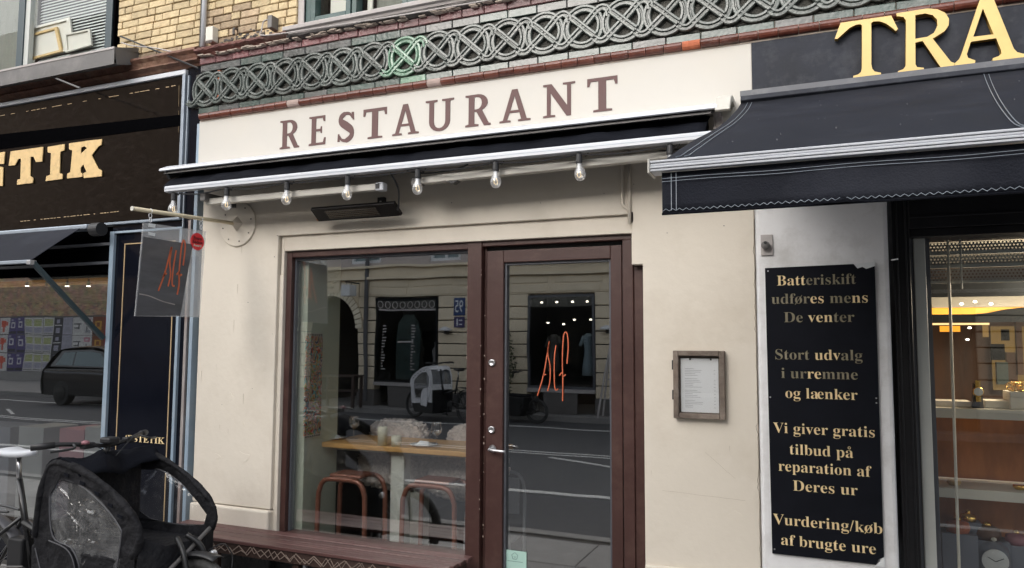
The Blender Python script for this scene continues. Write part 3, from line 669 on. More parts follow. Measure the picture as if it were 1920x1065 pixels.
tile_row('grey_tile', lambda i, x: 'glaze_green' if i % 5 in (2, 3) else 'glaze_grey', -3.69, 1.3, .168, 3.300, 3.345, -.004, seed=2)
tile_row('green_tile', lambda i, x: 'mint_glaze' if abs(x+2.175) < .05 else ('glaze_grey' if i % 4 == 1 else 'glaze_green'), -3.69, 1.3, .1685, 3.021, 3.060, -.006, seed=3)
def redm(i, x):
    if abs(x+1.98) < .045 : return 'grey_patch'
    if abs(x+.58) < .045: return 'terracotta'
    if abs(x+2.93) < .045: return 'grey_patch'
    return 'red_glaze'
tile_row('red_tile', redm, -3.655, 1.3, .0880, 2.974, 3.017, -.022, True, seed=4)
MB().box(-3.66, 1.3, -.0125, .03, 2.976, 3.0165).box(-3.69, 1.3, .0045, .03, 3.022, 3.0605).box(-3.69, 1.3, .0065, .03, 3.301, 3.346).box(-3.69, 1.3, -.003, .03, 3.3465, 3.393).box(-3.66, 1.3, -.015, .03, 2.966, 2.9755).build('tile_joint', 'mortar_light', ub)
MB().box(-3.69, 1.3, -.008, .03, 3.0165, 3.0215).build('tile_joint', 'mortar_light', ub)
# knot tiles
def knot_mesh(m1, m2):
    q = MB()
    def band(pts, w, h0, closed=False):
        hw = w/2
        prof = [(-hw, -.006), (-hw, .010), (-hw*.82, .0150), (-hw*.32, .0155), (-hw*.12, .006), (hw*.12, .006), (hw*.32, .0155), (hw*.82, .0150), (hw, .010), (hw, -.006)]
        q.sweep([(x, -h0, z) for x, z in pts], prof, closed, upv=(0, -1, 0))
    ring = [(.094*math.cos(t), .098*math.sin(t)) for t in [k*math.pi/14 for k in range(28)]]
    band(ring, .040, .003, True)
    # long strand: trough - diagonal - crest - tucks under next ring
    s1 = [(p.x, p.y) for p in smooth([(-.150, -.070, 0), (-.128, -.088, 0), (-.098, -.086, 0), (-.065, -.058, 0), (0, 0, 0), (.052, .052, 0), (.082, .080, 0), (.108, .086, 0), (.132, .070, 0), (.140, .035, 0)], 3)]
    band(s1, .038, .0065)
    band([(-.064, .058), (-.03, .028), (.03, -.028), (.064, -.058)], .036, .011)
    nb = len(q.v)
    me = q.mesh('knot_tile', m1)
    return me
kn_me = knot_mesh('knot_glaze', None); kn_mint = kn_me.copy(); kn_mint.materials.clear(); kn_mint.materials.append(M['mint_glaze'])
gr_me = MB().box(-.104, .104, 0, .02, -.114, .114).mesh('knot_ground', 'knot_ground')
for i in range(-1, 23):
    x = -3.628+i*.2122
    if i == -1: continue
    o = inst('knot_tile', kn_mint if i == 7 else kn_me, ub, (x, -.001, 3.1785))
    g = bpy.data.objects.new('knot_ground', gr_me); COL.objects.link(g); g.parent = o; g.location = (0, .004, 0)
MB().box(-3.535, -3.515, -.012, .02, 3.075, 3.29).build('exposed_clay', 'terracotta', ub)
# cornice over the beauty shop (brown-red, profiled)
prof_run('cornice_ledge', 'cornice_brown', [(.2, 3.478), (-.02, 3.474), (-.045, 3.462), (-.05, 3.445), (-.03, 3.425), (-.022, 3.40), (-.03, 3.385), (.0, 3.37), (.012, 3.355), (.2, 3.352)], -5.95, -3.702, ub, .002, 60, 9)
# upper left window: teal frame, pane, blind
def frame_rect(x0, x1, z0, z1, t, y0, y1): return MB().box(x0, x0+t, y0, y1, z0, z1).box(x1-t, x1, y0, y1, z0, z1).box(x0+t, x1-t, y0, y1, z0, z0+t).box(x0+t, x1-t, y0, y1, z1-t, z1)
MB().box(-5.62, -5.55, .05, .11, 3.40, 4.6).box(-4.665, -4.60, .05, .11, 3.40, 4.6).box(-5.55, -4.665, .05, .11, 3.40, 3.50).build('window_frame', 'teal_frame', ub, bevel=.004)
MB().box(-5.55, -5.50, .062, .10, 3.5, 4.6).build('window_sash', 'window_grey', ub)
MB().box(-4.60, -4.58, .06, .11, 3.5, 4.6).build('window_sash', 'gloss_black', ub)
MB().box(-5.50, -4.665, .08, .085, 3.5, 4.6).box(-4.58, -4.505, .08, .085, 3.5, 4.6).box(-7.4, -5.62, .08, .085, 3.4, 4.9).build('window_pane', 'pane_upper', ub)
bl = MB().box(-5.50, -4.665, .163, .166, 3.5, 4.6).build('blind', 'window_grey_dark', ub)
sl_me = MB().add([(0, 0, 0), (.84, 0, 0), (.84, .012, .019), (0, .012, .019), (0, .0012, 0), (.84, .0012, 0), (.84, .0132, .019), (0, .0132, .019)], [(0, 1, 2, 3), (7, 6, 5, 4), (0, 4, 5, 1), (3, 2, 6, 7), (0, 3, 7, 4), (1, 5, 6, 2)]).mesh('blind_slat', 'blind_white')
for i in range(44):
    o = bpy.data.objects.new('blind_slat', sl_me); COL.objects.link(o); o.parent = bl; o.location = (-5.50+2, .14-.2, 3.52+i*.0235-3.0)
sl2 = MB()
for i in range(44): sl2.box(-4.58, -4.50, .14, .15, 3.52+i*.0235, 3.537+i*.0235)
sl2.box(-4.58, -4.5, .155, .158, 3.5, 4.6).build('blind_edge', 'blind_white', ub)
MB().box(-7.4, -5.62, .2, .22, 3.3, 4.9).build('curtain', 'curtain', ub)
MB().box(-7.4, -4.5, .26, .29, 3.3, 4.9).build('room_back', 'dark_room', ub)
# upper right window (green frames)
zs = 3.492
MB().box(-2.898, -2.86, .05, .12, zs, 4.5).box(-2.86, 1.4, .05, .12, zs, 3.515).build('window_frame', 'green_frame', ub, bevel=.003)
for a_, b_ in ((-2.855, -2.56), (-2.20, -1.9), (-1.6, -1.3)):
    frame_rect(a_, b_, 3.517, 4.4, .035, .042, .10).build('window_sash', 'green_frame', ub, bevel=.004)
MB().box(-2.55, -2.52, .045, .11, 3.516, 4.5).build('window_post', 'green_frame', ub)
MB().box(-2.82, 1.4, .085, .09, 3.516, 4.5).build('window_pane', 'pane_upper', ub)
MB().box(-2.77, -2.60, .13, .135, 3.52, 4.4).box(-2.49, -2.455, .12, .13, 3.516, 4.4).build('window_lining', 'canvas_white', ub)
MB().box(-2.45, 1.4, .16, .163, 3.51, 4.4).build('curtain', 'curtain', ub)
MB().box(-2.9, 1.4, .28, .3, 3.4, 4.6).build('room_back', 'dark_room', ub)

# small things on the upper wall
MB().lathe([(.0155, 0), (.0155, 1.0)], (-3.676, -.004, 3.47), 14).build('drain_tube', 'white_metal', None, True)
tag(bpy.data.objects['drain_tube'], 'thin white vertical pipe running up the yellow brick wall', 'pipe')
p = at(392, 62, -.03); t = thing('junction_box', 'beige junction box on brick beside the white pipe', 'junction box', (p.x, 0, p.z-.05))
MB().box(p.x-.03, p.x+.03, -.03, .02, p.z-.055, p.z+.045).build('housing', 'canvas_white', t, bevel=.004); MB().box(p.x-.02, p.x+.03, -.035, -.031, p.z-.068, p.z-.05).build('cover_lip', 'bench_dark', t)
p = at(503, 38, -.05); t = thing('wall_bracket', 'small pale metal bracket with cable on brick left of green window', 'bracket', (p.x, 0, p.z))
MB().box(p.x-.012, p.x+.022, -.045, .02, p.z-.045, p.z+.035).build('plate', 'grey_steel', t, bevel=.003)
MB().tube(smooth([(p.x-.01, -.04, p.z+.01), (p.x-.035, -.05, p.z-.0), (p.x-.04, -.06, p.z-.06), (p.x-.02, -.068, p.z-.10), (p.x+.3, -.062, p.z-.115), (p.x+1.2, -.062, p.z-.14), (p.x+2.4, -.062, p.z-.15), (p.x+4.2, -.062, p.z-.15)]), .004, 6).build('cable', 'stone_sill', t)
t = thing('rough_anchor', 'broken iron anchor stub in dark brick patch', 'wall anchor', at(445, 60, 0))
p = at(445, 60, 0)
MB().tube(smooth([(p.x-.02, .02, p.z+.03), (p.x-.01, -.02, p.z+.015), (p.x, -.03, p.z-.03)]), .008, 6).build('stub', 'dark_stone', t)
q = MB(); r_ = random.Random(3)
for i in range(40):
    x = p.x+r_.gauss(.06, .11); z = p.z-.03+r_.gauss(0, .012); s_ = r_.uniform(.004, .012); q.box(x-s_, x+s_, .016, .03, z-s_*.5, z+s_*.5)
q.build('broken_mortar', 'dark_stone', t, stuff=True)

# window ledge (grey) and stays, canvases
t = thing('window_ledge', 'projecting grey metal ledge under the upper left window', 'ledge', (-5.2, 0, 3.46))
a = at(235, 70, -.02); b_ = at(242, 118, -.02)
def edgeline(px, py, Y): return at(px, py, Y)
YL = -.17
z_t, z_b = at(215, 88, YL).z, at(215, 119, YL).z
xr = at(215, 94, YL).x
pr = [(.045, z_t+.035), (YL, z_t), (YL, z_b), (.02, z_b+.075)]
q = MB(); rows = [[(x, y, z) for y, z in pr] for x in (-6.0, xr)]; q.grid(rows); q.build('ledge_trough', 'grey_steel', t, solid=.006)
q = MB().prism([(.045, z_t+.075), (YL, z_t-.002), (YL+.02, z_b), (.02, z_b+.06)], lambda a, b: (xr-.004-.02*(a-YL), a, b), lambda a, b: (xr-.02*(a-YL), a, b)); q.build('end_cap', 'grey_steel', t)
MB().box(-6, xr, YL-.006, YL-.001, z_t-.012, z_t+.002).build('lip', 'stone_sill', t)
for (pa, pb) in (((95, 143, -.10), (150, 165, -.35)), ((226, 68, -.02), (372, 128, -.05))):
    o = MB().tube([at(*pa), at(*pb)], .006, 6).build('stay_rod', 'black_metal' if pa[0] > 100 else 'grey_steel'); tag(o, 'thin iron stay rod from ledge end down to the frieze corner' if pa[0] > 100 else 'short iron stay rod under the middle of the grey ledge', 'rod')
o = MB().tube(smooth([at(228, 80, -.03), at(250, 86, -.06), at(290, 90, -.02), at(330, 98, -.03), at(372, 97, -.03)]), .0045, 6).build('loose_wire', 'stone_sill'); tag(o, 'pale loose wire sagging from ledge end towards the white pipe', 'wire')
def canvas(pts, Y, lab, wood):
    P = [at(x, y, Y) for x, y in pts]; c = sum(P, Vector())/4; t = thing('artist_canvas', lab, 'canvas', c, 'canvases leaning in the upper left window')
    q = MB(); k = [c+(p_-c)*.84 for p_ in P]
    q.add([p_ for p_ in P]+[p_+Vector((0, .015, 0)) for p_ in P]+k+[p_+Vector((0, .015, 0)) for p_ in k],
          [(0, 1, 9, 8), (1, 2, 10, 9), (2, 3, 11, 10), (3, 0, 8, 11), (0, 4, 5, 1), (1, 5, 6, 2), (2, 6, 7, 3), (3, 7, 4, 0), (8, 9, 13, 12), (9, 10, 14, 13), (10, 11, 15, 14), (11, 8, 12, 15)])
    q.build('stretcher', wood, t)
    kk = [c+(p_-c)*.99+Vector((0, .012, 0)) for p_ in P]; MB().add(kk+[p_+Vector((0, .004, 0)) for p_ in kk], [(0, 1, 2, 3), (7, 6, 5, 4), (0, 4, 5, 1), (1, 5, 6, 2), (2, 6, 7, 3), (3, 7, 4, 0)]).build('cloth', 'canvas_white', t)
canvas([(54, 52), (130, 32), (138, 92), (60, 108)], .122, 'largest white canvas leaning at the back in upper left window', 'canvas_white')
canvas([(50, 66), (106, 50), (116, 96), (56, 112)], .112, 'canvas with yellow wood stretcher leaning in upper left window', 'stretcher_wood')
canvas([(120, 64), (168, 54), (171, 84), (122, 98)], .106, 'small white framed canvas beside the teal window post', 'canvas_white')

# ------------------------------------------------------------------ RESTAURANT AWNING
aw = thing('folded_awning', 'folded black awning in white cassette over restaurant window', 'awning', (-2, 0, 2.4))
x0, x1 = -3.735, -.39
prof = [(-.012, 2.685), (-.10, 2.668), (-.20, 2.637), (-.25, 2.612), (-.256, 2.598), (-.248, 2.594), (-.19, 2.617), (-.10, 2.640), (-.012, 2.655)]
q = MB(); rows = [[(x, y, z) for y, z in prof+[prof[0]]] for x in (x0, x1)]; q.grid(rows).add(rows[0][:-1], [tuple(range(len(prof)))]).add(rows[1][:-1], [tuple(range(len(prof)))]); q.build('cassette_cover', 'white_metal', aw)
q = MB(); rows = [[(x, y, z) for y, z in ((-.235, 2.592), (-.238, 2.580), (-.02, 2.630), (-.02, 2.642))] for x in (x0+.02, x1-.03)]; q.grid(rows).add(rows[0], [(0, 1, 2, 3)]).add(rows[1], [(0, 1, 2, 3)]); q.build('cassette_lining', 'grey_steel', aw)
MB().tube([(x0+.08, -.12, 2.56), (x1-.06, -.12, 2.56)], .045, 20).build('fabric_roll', 'black_fabric', aw, True)
# hanging slack fabric between roll and bar
r_ = random.Random(8); rows = []
for i in range(81):
    x = x0+.07+(x1-x0-.12)*i/80; w = .006*math.sin(i*.35)+.004*math.sin(i*1.1)+r_.uniform(-.0015, .0015)
    rows.append([(x, -.10, 2.608), (x, -.165+w, 2.572+w), (x, -.225+w*.8, 2.540-w), (x, -.262+w*.4, 2.508-w), (x, -.282, 2.483)])
MB().grid(rows).build('fabric', 'black_fabric', aw, True, solid=.004)
q = MB(); pf = [(-.27, 2.486), (-.305, 2.482), (-.312, 2.474), (-.312, 2.449), (-.300, 2.444), (-.27, 2.446)]
rows = [[(x, y, z) for y, z in pf+[pf[0]]] for x in (x0+.115, x1-.02)]; q.grid(rows).add(rows[0][:-1], [tuple(range(6))]).add(rows[1][:-1], [tuple(range(6))]); q.build('front_bar', 'white_metal', aw)
MB().box(x0+.114, x1-.019, -.3135, -.311, 2.4625, 2.4645).build('bar_groove', 'silver_blue', aw)
# curved end housing
q = MB(); pts = [(-.012, 2.70), (-.12, 2.693), (-.20, 2.66), (-.255, 2.60), (-.26, 2.585), (-.235, 2.583), (-.19, 2.632), (-.11, 2.664), (-.035, 2.664), (-.035, 2.53), (-.012, 2.52)]
q.prism(pts, lambda a, b: (x1+.055, a, b), lambda a, b: (x1-.01, a, b)); q.build('end_housing', 'cream_metal', aw, bevel=.004)
MB().box(x1-.03, x1+.0, -.15, -.03, 2.50, 2.62).lathe([(.04, 0), (.04, .03)], (x1-.02, -.12, 2.56), 14, 'x').build('end_bracket', 'rust_grey', aw, bevel=.004)
q = MB().prism([(-.25, 2.60), (-.012, 2.67), (-.012, 2.63), (-.1, 2.60), (-.18, 2.565), (-.21, 2.55)], lambda a, b: (x0+.03, a, b), lambda a, b: (x0+.05, a, b)); q.build('end_bracket', 'black_plastic', aw)
# folding arms
MB().box(-3.36, -2.17, -.245, -.205, 2.362, 2.400).build('folding_arm', 'cream_metal', aw, bevel=.006)
MB().box(-2.17, -2.12, -.25, -.20, 2.358, 2.404).build('arm_elbow', 'white_metal', aw, bevel=.008)
MB().box(-2.163, -2.14, -.2535, -.2505, 2.368, 2.394).build('elbow_cover', 'black_plastic', aw)
q = MB(); q.prism([(-1.89, 2.375), (-1.89, 2.415), (-.66, 2.430), (-.60, 2.425), (-.60, 2.395), (-.66, 2.392)], lambda a, b: (a, -.245, b), lambda a, b: (a, -.205, b)); q.build('folding_arm', 'cream_metal', aw, bevel=.005)
MB().box(-.66, -.56, -.22, -.02, 2.40, 2.44).box(-1.95, -1.89, -.246, -.204, 2.368, 2.412).build('arm_mount', 'grey_steel', aw, bevel=.005)
MB().prism([(-1.76, 2.383), (-1.67, 2.383), (-1.71, 2.362)], lambda a, b: (a, -.24, b), lambda a, b: (a, -.20, b)).build('arm_hook', 'black_plastic', aw)
MB().box(-3.37, -3.33, -.28, -.02, 2.38, 2.43).build('arm_mount', 'grey_steel', aw, bevel=.005)

# ------------------------------------------------------------------ STRING LIGHTS
sl_ = thing('string_light', 'black cable string of clear round bulbs under the white awning bar', 'string light', (-2, -.28, 2.42))
bx = [-3.564, -3.153, -2.719, -2.314, -1.884, -1.446, -1.018, -.593]
pts = []
r_ = random.Random(2)
for i, x in enumerate(bx):
    pts.append((x, -.292, 2.437))
    if i < len(bx)-1:
        xm = (x+bx[i+1])/2; pts += [(x+.06, -.292, 2.430), (xm, -.296, 2.432-r_.uniform(.003, .014)), (bx[i+1]-.06, -.292, 2.432)]
MB().tube(smooth(pts), .0045, 6).build('cable', 'black_plastic', sl_)
MB().tube(smooth([(-1.95, -.29, 2.438), (-1.85, -.26, 2.424), (-1.7, -.25, 2.430), (-1.6, -.285, 2.442)]), .004, 6).build('cable_slack', 'black_plastic', sl_)
bme = MB().lathe([(.006, .0), (.0135, -.004), (.0145, -.022), (.024, -.040), (.0275, -.056), (.026, -.070), (.017, -.084), (.004, -.089)], (0, 0, 0), 18).mesh('bulb', 'bulb_glass', True)
sme = MB().lathe([(.010, .045), (.0155, .040), (.0155, .002), (.014, -.006)], (0, 0, 0), 14).mesh('bulb_socket', 'black_plastic')
fme = MB().tube([(0, 0, -.004), (.002, 0, -.03), (.007, 0, -.045), (.009, .003, -.06), (0, .004, -.068), (-.009, 0, -.06), (-.007, 0, -.045), (-.001, 0, -.03)], .0011, 5).mesh('filament', 'filament')
fstem = MB().lathe([(.007, 0), (.005, -.025), (.008, -.034), (.002, -.04)], (0, 0, 0), 10).mesh('glass_stem', 'china')
for x in bx:
    s = inst('bulb_socket', sme, sl_, (x, -.290, 2.398))
    bu = bpy.data.objects.new('bulb', bme); COL.objects.link(bu); bu.parent = s; bu.location = (0, 0, 0)
    bu.rotation_euler = (r_.uniform(-.12, .12), r_.uniform(-.12, .12), 0)
    for nm, me in (('filament', fme), ('glass_stem', fstem)):
        k = bpy.data.objects.new(nm, me); COL.objects.link(k); k.parent = s; k.location = (0, 0, -.003)
    MB().tube([(x-.035, -.292, 2.436), (x-.015, -.292, 2.437), (x+.015, -.292, 2.437), (x+.03, -.285, 2.425), (x+.045, -.29, 2.44)], .003, 5).build('cable_tie', 'black_plastic', sl_)

# ------------------------------------------------------------------ HEATER
t = thing('bar_heater', 'black horizontal infrared heater mounted on cream wall above the window', 'heater', (-2.34, 0, 2.3))
ang = rad(38)
def hx(x, u, v):  # local u along the depth of the housing, v thickness
    c0 = (-.13, 2.272)
    return (x, c0[0]+u*math.cos(ang)*-1+v*math.sin(ang), c0[1]+u*math.sin(ang)*-1*-1*0 - u*math.sin(ang)*-.9 - v*math.cos(ang)*-1)
q = MB(); pf = [(-.05, 0), (-.05, .022), (.05, .022), (.05, 0)]
rows = [[hx(x, u, v) for u, v in pf+[pf[0]]] for x in (-2.65, -2.10)]; q.grid(rows).add(rows[0][:-1], [(0, 1, 2, 3)]).add(rows[1][:-1], [(0, 1, 2, 3)])
q.build('housing', 'heater_black', t, bevel=.004)
for a_, b_, m_ in ((-2.662, -2.612, 'heater_copper'), (-2.205, -2.150, 'grey_steel')):
    q = MB(); pf = [(-.051, .004), (-.051, .023), (-.036, .023), (-.036, .004)]; rows = [[hx(x, u, v) for u, v in pf+[pf[0]]] for x in (a_, b_)]; q.grid(rows).build('end_trim', m_, t)
q = MB(); pf = [(-.034, -.002), (.034, -.002)]; rows = [[hx(x, u, v) for u, v in pf] for x in (-2.56, -2.225)]; q.grid(rows).build('reflector', 'heater_reflector', t, solid=.002)
for i in range(5):
    u = -.028+i*.014; MB().tube([hx(-2.565, u, -.006), hx(-2.22, u, -.006)], .0018, 5).build('grille_bar', 'black_metal', t)
MB().box(-2.30, -2.255, -.09, -.02, 2.31, 2.318).box(-2.30, -2.255, -.022, -.0005, 2.30, 2.372).build('bracket', 'black_metal', t)
MB().lathe([(.007, -.003), (.007, .0)], (-2.277, -.0235, 2.345), 8, 'y').build('bolt', 'chrome', t)
a = at(747, 385, -.14); b_ = at(749, 336, -.2)
MB().tube(smooth([(b_.x, -.29, 2.435), (b_.x+.005, -.22, 2.37), (a.x+.015, -.16, 2.31), (a.x+.0, -.14, 2.275), (-2.10, -.13, 2.272)]), .005, 7).build('power_cable', 'black_plastic', t)

# conduit pipes
t = thing('conduit_pair', 'two thin cream conduits running down the wall above the door corner', 'conduit', (-.86, 0, 2.3))
MB().tube(smooth([(-.882, -.010, 2.55), (-.882, -.010, 2.30), (-.882, -.010, 2.245), (-.866, -.010, 2.225), (-.850, -.010, 2.208)], 4), .008, 8).build('conduit', 'cream_plaster', t, True)
MB().tube([(-.846, -.011, 2.56), (-.846, -.011, 2.14)], .009, 8).build('conduit', 'cream_plaster', t, True)
q = MB(); r_ = random.Random(5)
for i in range(14):
    z = 2.195-i*.0035; s_ = r_.uniform(.002, .006); q.box(-.836-s_, -.836+s_, -.004, 0.0, z-s_, z+s_)
q.build('rust_spot', 'bench_dark', t)

# ------------------------------------------------------------------ PROJECTING SIGN
HX = -3.33
t = thing('projecting_sign', 'clear acrylic sign with orange handwriting hanging from a cream rod', 'sign', (HX, 0, 2.28))
MB().lathe([(.142, 0), (.142, -.010), (.138, -.013), (0.001, -.013)], (HX, 0, 2.281), 40, 'y').build('wall_disc', 'cream_plaster', t)
sc_me = MB().lathe([(.0045, 0), (.0045, -.003)], (0, 0, 0), 8, 'y').mesh('screw', 'bench_dark')
for k in range(8):
    an = rad(k*45+12); inst('screw', sc_me, t, (HX+.113*math.cos(an), -.013, 2.281+.113*math.sin(an)))
MB().lathe([(.048, -.013), (.012, -.055)], (HX, 0, 2.281), 4, 'y').build('rod_socket', 'cream_plaster', t)
MB().tube([(HX, -.01, 2.281), (HX, -.77, 2.249)], .0115, 12).build('rod', 'beige_rod', t, True)
MB().tube([(HX, -.770, 2.249), (HX, -.774, 2.2489)], .0125, 12).build('rod_cap', 'canvas_white', t)
P = [(-.70, 2.186), (-.262, 2.199), (-.285, 1.69), (-.728, 1.682)]
pan = MB().prism(P, lambda a, b: (HX-.003, a, b), lambda a, b: (HX+.003, a, b)).build('acrylic_panel', 'acrylic', t)
fl = [atx(269, 444, HX+.0045), atx(361, 458, HX+.0045), atx(359, 472, HX+.0045), atx(338, 592, HX+.0045), atx(255, 592, HX+.0045)]
MB().prism([(v.y, v.z) for v in fl], lambda a, b: (HX+.0032, a, b), lambda a, b: (HX+.0045, a, b)).build('dark_reflection', 'sign_reflection', pan)  # grey patch paints a reflection onto the clear panel
MB().sweep(smooth([atx(261, 551, HX+.0052), atx(280, 555, HX+.0052), atx(305, 565, HX+.0052), atx(328, 571, HX+.0052)]), [(-.003, 0), (.003, 0), (.003, .0006), (-.003, .0006)], upv=(1, 0, 0)).build('reflection_streak', 'rust_grey', pan)  # pale line painted in as part of that reflection
for y in (-.655, -.30):
    z = 2.253+(y+.67)*.03
    MB().tube([(HX+.012*math.cos(k), y+.0, z+.012*math.sin(k)-.0) for k in [i*math.pi/5 for i in range(10)]], .0022, 5, True).build('hook', 'china', t)
    MB().tube([(HX+.003, y-.004+.01*math.cos(k), z-.025+.014*math.sin(k)) for k in [i*math.pi/5 for i in range(10)]], .002, 5, True).tube([(HX+.003*0+.001, y+.008*math.cos(k), z-.048+.013*math.sin(k)) for k in [i*math.pi/5 for i in range(10)]], .002, 5, True).build('chain_link', 'china', t)
S1 = [[(275, 800), (330, 650), (370, 500), (396, 402), (378, 540), (385, 650), (362, 760)], [(318, 672), (336, 648), (352, 642)], [(437, 432), (415, 560), (400, 700), (404, 752), (422, 755)], [(500, 570), (518, 400), (505, 342), (485, 400), (465, 600), (462, 740), (445, 835)], [(440, 655), (460, 630), (472, 660), (488, 650)]]
q = MB()
for st in S1: q.sweep(smooth([atx(240+x/4.84, 380+y/4.84, HX+.005) for x, y in st]), [(-.0045, 0), (.0045, 0), (.0045, .0015), (-.0045, .0015)], upv=(1, 0, 0))
q.build('handwriting', 'orange_paint', t)
c = atx(370, 453, HX+.006); bd = MB().lathe([(.050, 0), (.050, .002)], (HX+.0055, c.y, c.z), 28, 'x').build('round_badge', 'red_badge', t)
def txx(s, y0, y1, zb, h, m, off=0):   # text on a plane facing +X
    cu = bpy.data.curves.new('t', 'FONT'); cu.body = s; b = text_width(s, False); ky = (y1-y0)/(b[1]-b[0]); kz = h/.69; cu.resolution_u = 3; cu.offset = off
    return curve_mesh('badge_text', cu, m, lambda x, y, z: Vector((HX+.0085, y0+(x-b[0])*ky, zb+y*kz)))
mobj('badge_text', txx('Byens', c.y-.030, c.y+.030, c.z+.010, .020, 'badge_ink', .03), bd)
mobj('badge_text', txx('Bedste', c.y-.036, c.y+.036, c.z-.012, .018, 'badge_ink', .03), bd)
mobj('badge_text', txx('Award', c.y-.030, c.y+.028, c.z-.030, .014, 'canvas_white', .02), bd)
c = atx(285, 427, HX+.006); MB().box(HX+.0045, HX+.006, c.y-.022, c.y+.022, c.z+.002, c.z+.022).build('paper_label', 'paper', t)
c = atx(285, 438, HX+.006); MB().box(HX+.0045, HX+.006, c.y-.022, c.y+.022, c.z-.012, c.z+.006).build('paper_label', 'paper', t)

# ------------------------------------------------------------------ MENU CASE
t = thing('menu_case', 'weathered wooden menu case with printed sheet on cream wall', 'menu case', (-.52, 0, 1.2))
x0, x1, z0, z1 = -.637, -.402, 1.205, 1.52; w = .024
for a_, b_, c_, d_ in ((x0, x0+w, z0, z1), (x1-w, x1, z0, z1)): MB().box(a_, b_, -.038, 0, c_, d_).build('frame_stile', 'aged_wood', t, bevel=.003)
for c_, d_ in ((z0, z0+w), (z1-w, z1)): MB().box(x0+w+.001, x1-w-.001, -.036, 0, c_, d_).build('frame_rail', 'aged_wood', t, bevel=.003)
box('back_board', 'aged_wood', t, x0+w, x1-w, -.006, -.001, z0+w, z1-w)
sh = box('menu_sheet', 'paper', t, x0+.031, x1-.031, -.0085, -.0065, z0+.028, z1-.035)
q = MB(); r_ = random.Random(1)
for i in range(24):
    z = z1-.085-i*.0078
    if i in (5, 12, 18): continue
    w_ = r_.uniform(.035, .085); q.box(x0+.05, x0+.05+w_, -.0091, -.0086, z, z+.0016)
    if i % 2: q.box(x1-.052, x1-.045, -.0091, -.0086, z, z+.002)
q.build('sheet_print', 'paper_ink', sh)
MB().box(x0+w, x1-w, -.030, -.0285, z0+w, z1-w).build('case_pane', 'case_glass', t)
for x in (x0+.075, x1-.065): MB().lathe([(.004, -.012), (.005, -.008)], (x, 0, z1-.040), 8, 'y').build('pin', 'black_metal', t)
for z in (1.29, 1.43): MB().box(x0-.007, x0+.004, -.030, -.012, z, z+.045).build('hinge', 'black_metal', t, bevel=.002)

# ------------------------------------------------------------------ BENCH
t = thing('street_bench', 'long maroon plank bench with carved zigzag edge under the window', 'bench', (-2.6, -.16, 0))
for i in range(4):
    y = -.285+i*.066
    MB().box(-3.62+random.uniform(-.004, .004), -1.70+.008*i, y, y+.062, .432, .452+random.uniform(-.0012, .0012)).build('seat_plank', 'bench_wood', t, bevel=.004)
MB().box(-3.6, -1.725, -.275, -.255, .37, .431).build('apron', 'bench_dark', t)
MB().box(-1.722, -1.705, -.254, -.04, .37, .431).build('apron', 'bench_dark', t)
q = MB(); r_ = random.Random(6); pts = []
x = -3.58; u = True
while x < -1.74:
    pts.append((x, -.2765, .425 if u else .38)); x += r_.uniform(.025, .07); u = not u
q.sweep(pts, [(-.003, 0), (.003, 0), (.003, .002), (-.003, .002)], upv=(0, -1, 0))
pts = []; x = -3.55; u = False
while x < -1.74:
    pts.append((x, -.2785, r_.uniform(.40, .428) if u else r_.uniform(.374, .395))); x += r_.uniform(.02, .05); u = not u
q.sweep(pts, [(-.0022, 0), (.0022, 0), (.0022, .002), (-.0022, .002)], upv=(0, -1, 0)); q.build('carving', 'bench_edge_light', t)
for x in (-3.35, -2.62, -1.86):
    for y in (-.24, -.06): MB().box(x-.02, x+.02, y-.015, y+.015, 0, .37).build('leg', 'bench_dark', t, bevel=.003)
MB().box(-2.565, -2.548, -.262, -.245, 0, .37).build('leg', 'aluminium', t)
MB().box(-2.54, -1.80, -.25, -.24, .335, .342).build('brace', 'aluminium', t)

# ------------------------------------------------------------------ RESTAURANT INTERIOR
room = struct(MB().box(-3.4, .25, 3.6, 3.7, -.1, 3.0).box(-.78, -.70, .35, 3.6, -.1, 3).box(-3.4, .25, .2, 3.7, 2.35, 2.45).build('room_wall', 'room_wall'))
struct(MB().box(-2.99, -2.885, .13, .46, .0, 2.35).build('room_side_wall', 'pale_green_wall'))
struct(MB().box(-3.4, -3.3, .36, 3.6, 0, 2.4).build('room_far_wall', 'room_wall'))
struct(MB().box(-2.88, -.80, .14, 1.6, 2.335, 2.348).build('room_ceiling', 'pale_green_wall'))  # pale slab added below the dark ceiling to bounce daylight inside
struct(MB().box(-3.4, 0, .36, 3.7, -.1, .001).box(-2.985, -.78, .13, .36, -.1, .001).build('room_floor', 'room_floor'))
t = thing('strip_painting', 'tall narrow colourful abstract painting on pale wall inside the window', 'painting', (-2.884, .18, 1.0))
MB().box(-2.884, -2.874, .115, .272, .985, 1.585).build('canvas', 'strip_art_print', t)
MB().box(-2.8835, -2.873, .113, .274, 1.585, 1.603).box(-2.8835, -2.873, .113, .274, .968, .985).build('border', 'canvas_white', t)
q = MB()
for i in range(7):
    for z in (1.592, .975): q.box(-2.8735, -2.872, .125+i*.021, .135+i*.021, z-.004, z+.005)
q.build('border_marks', 'black_metal', t)
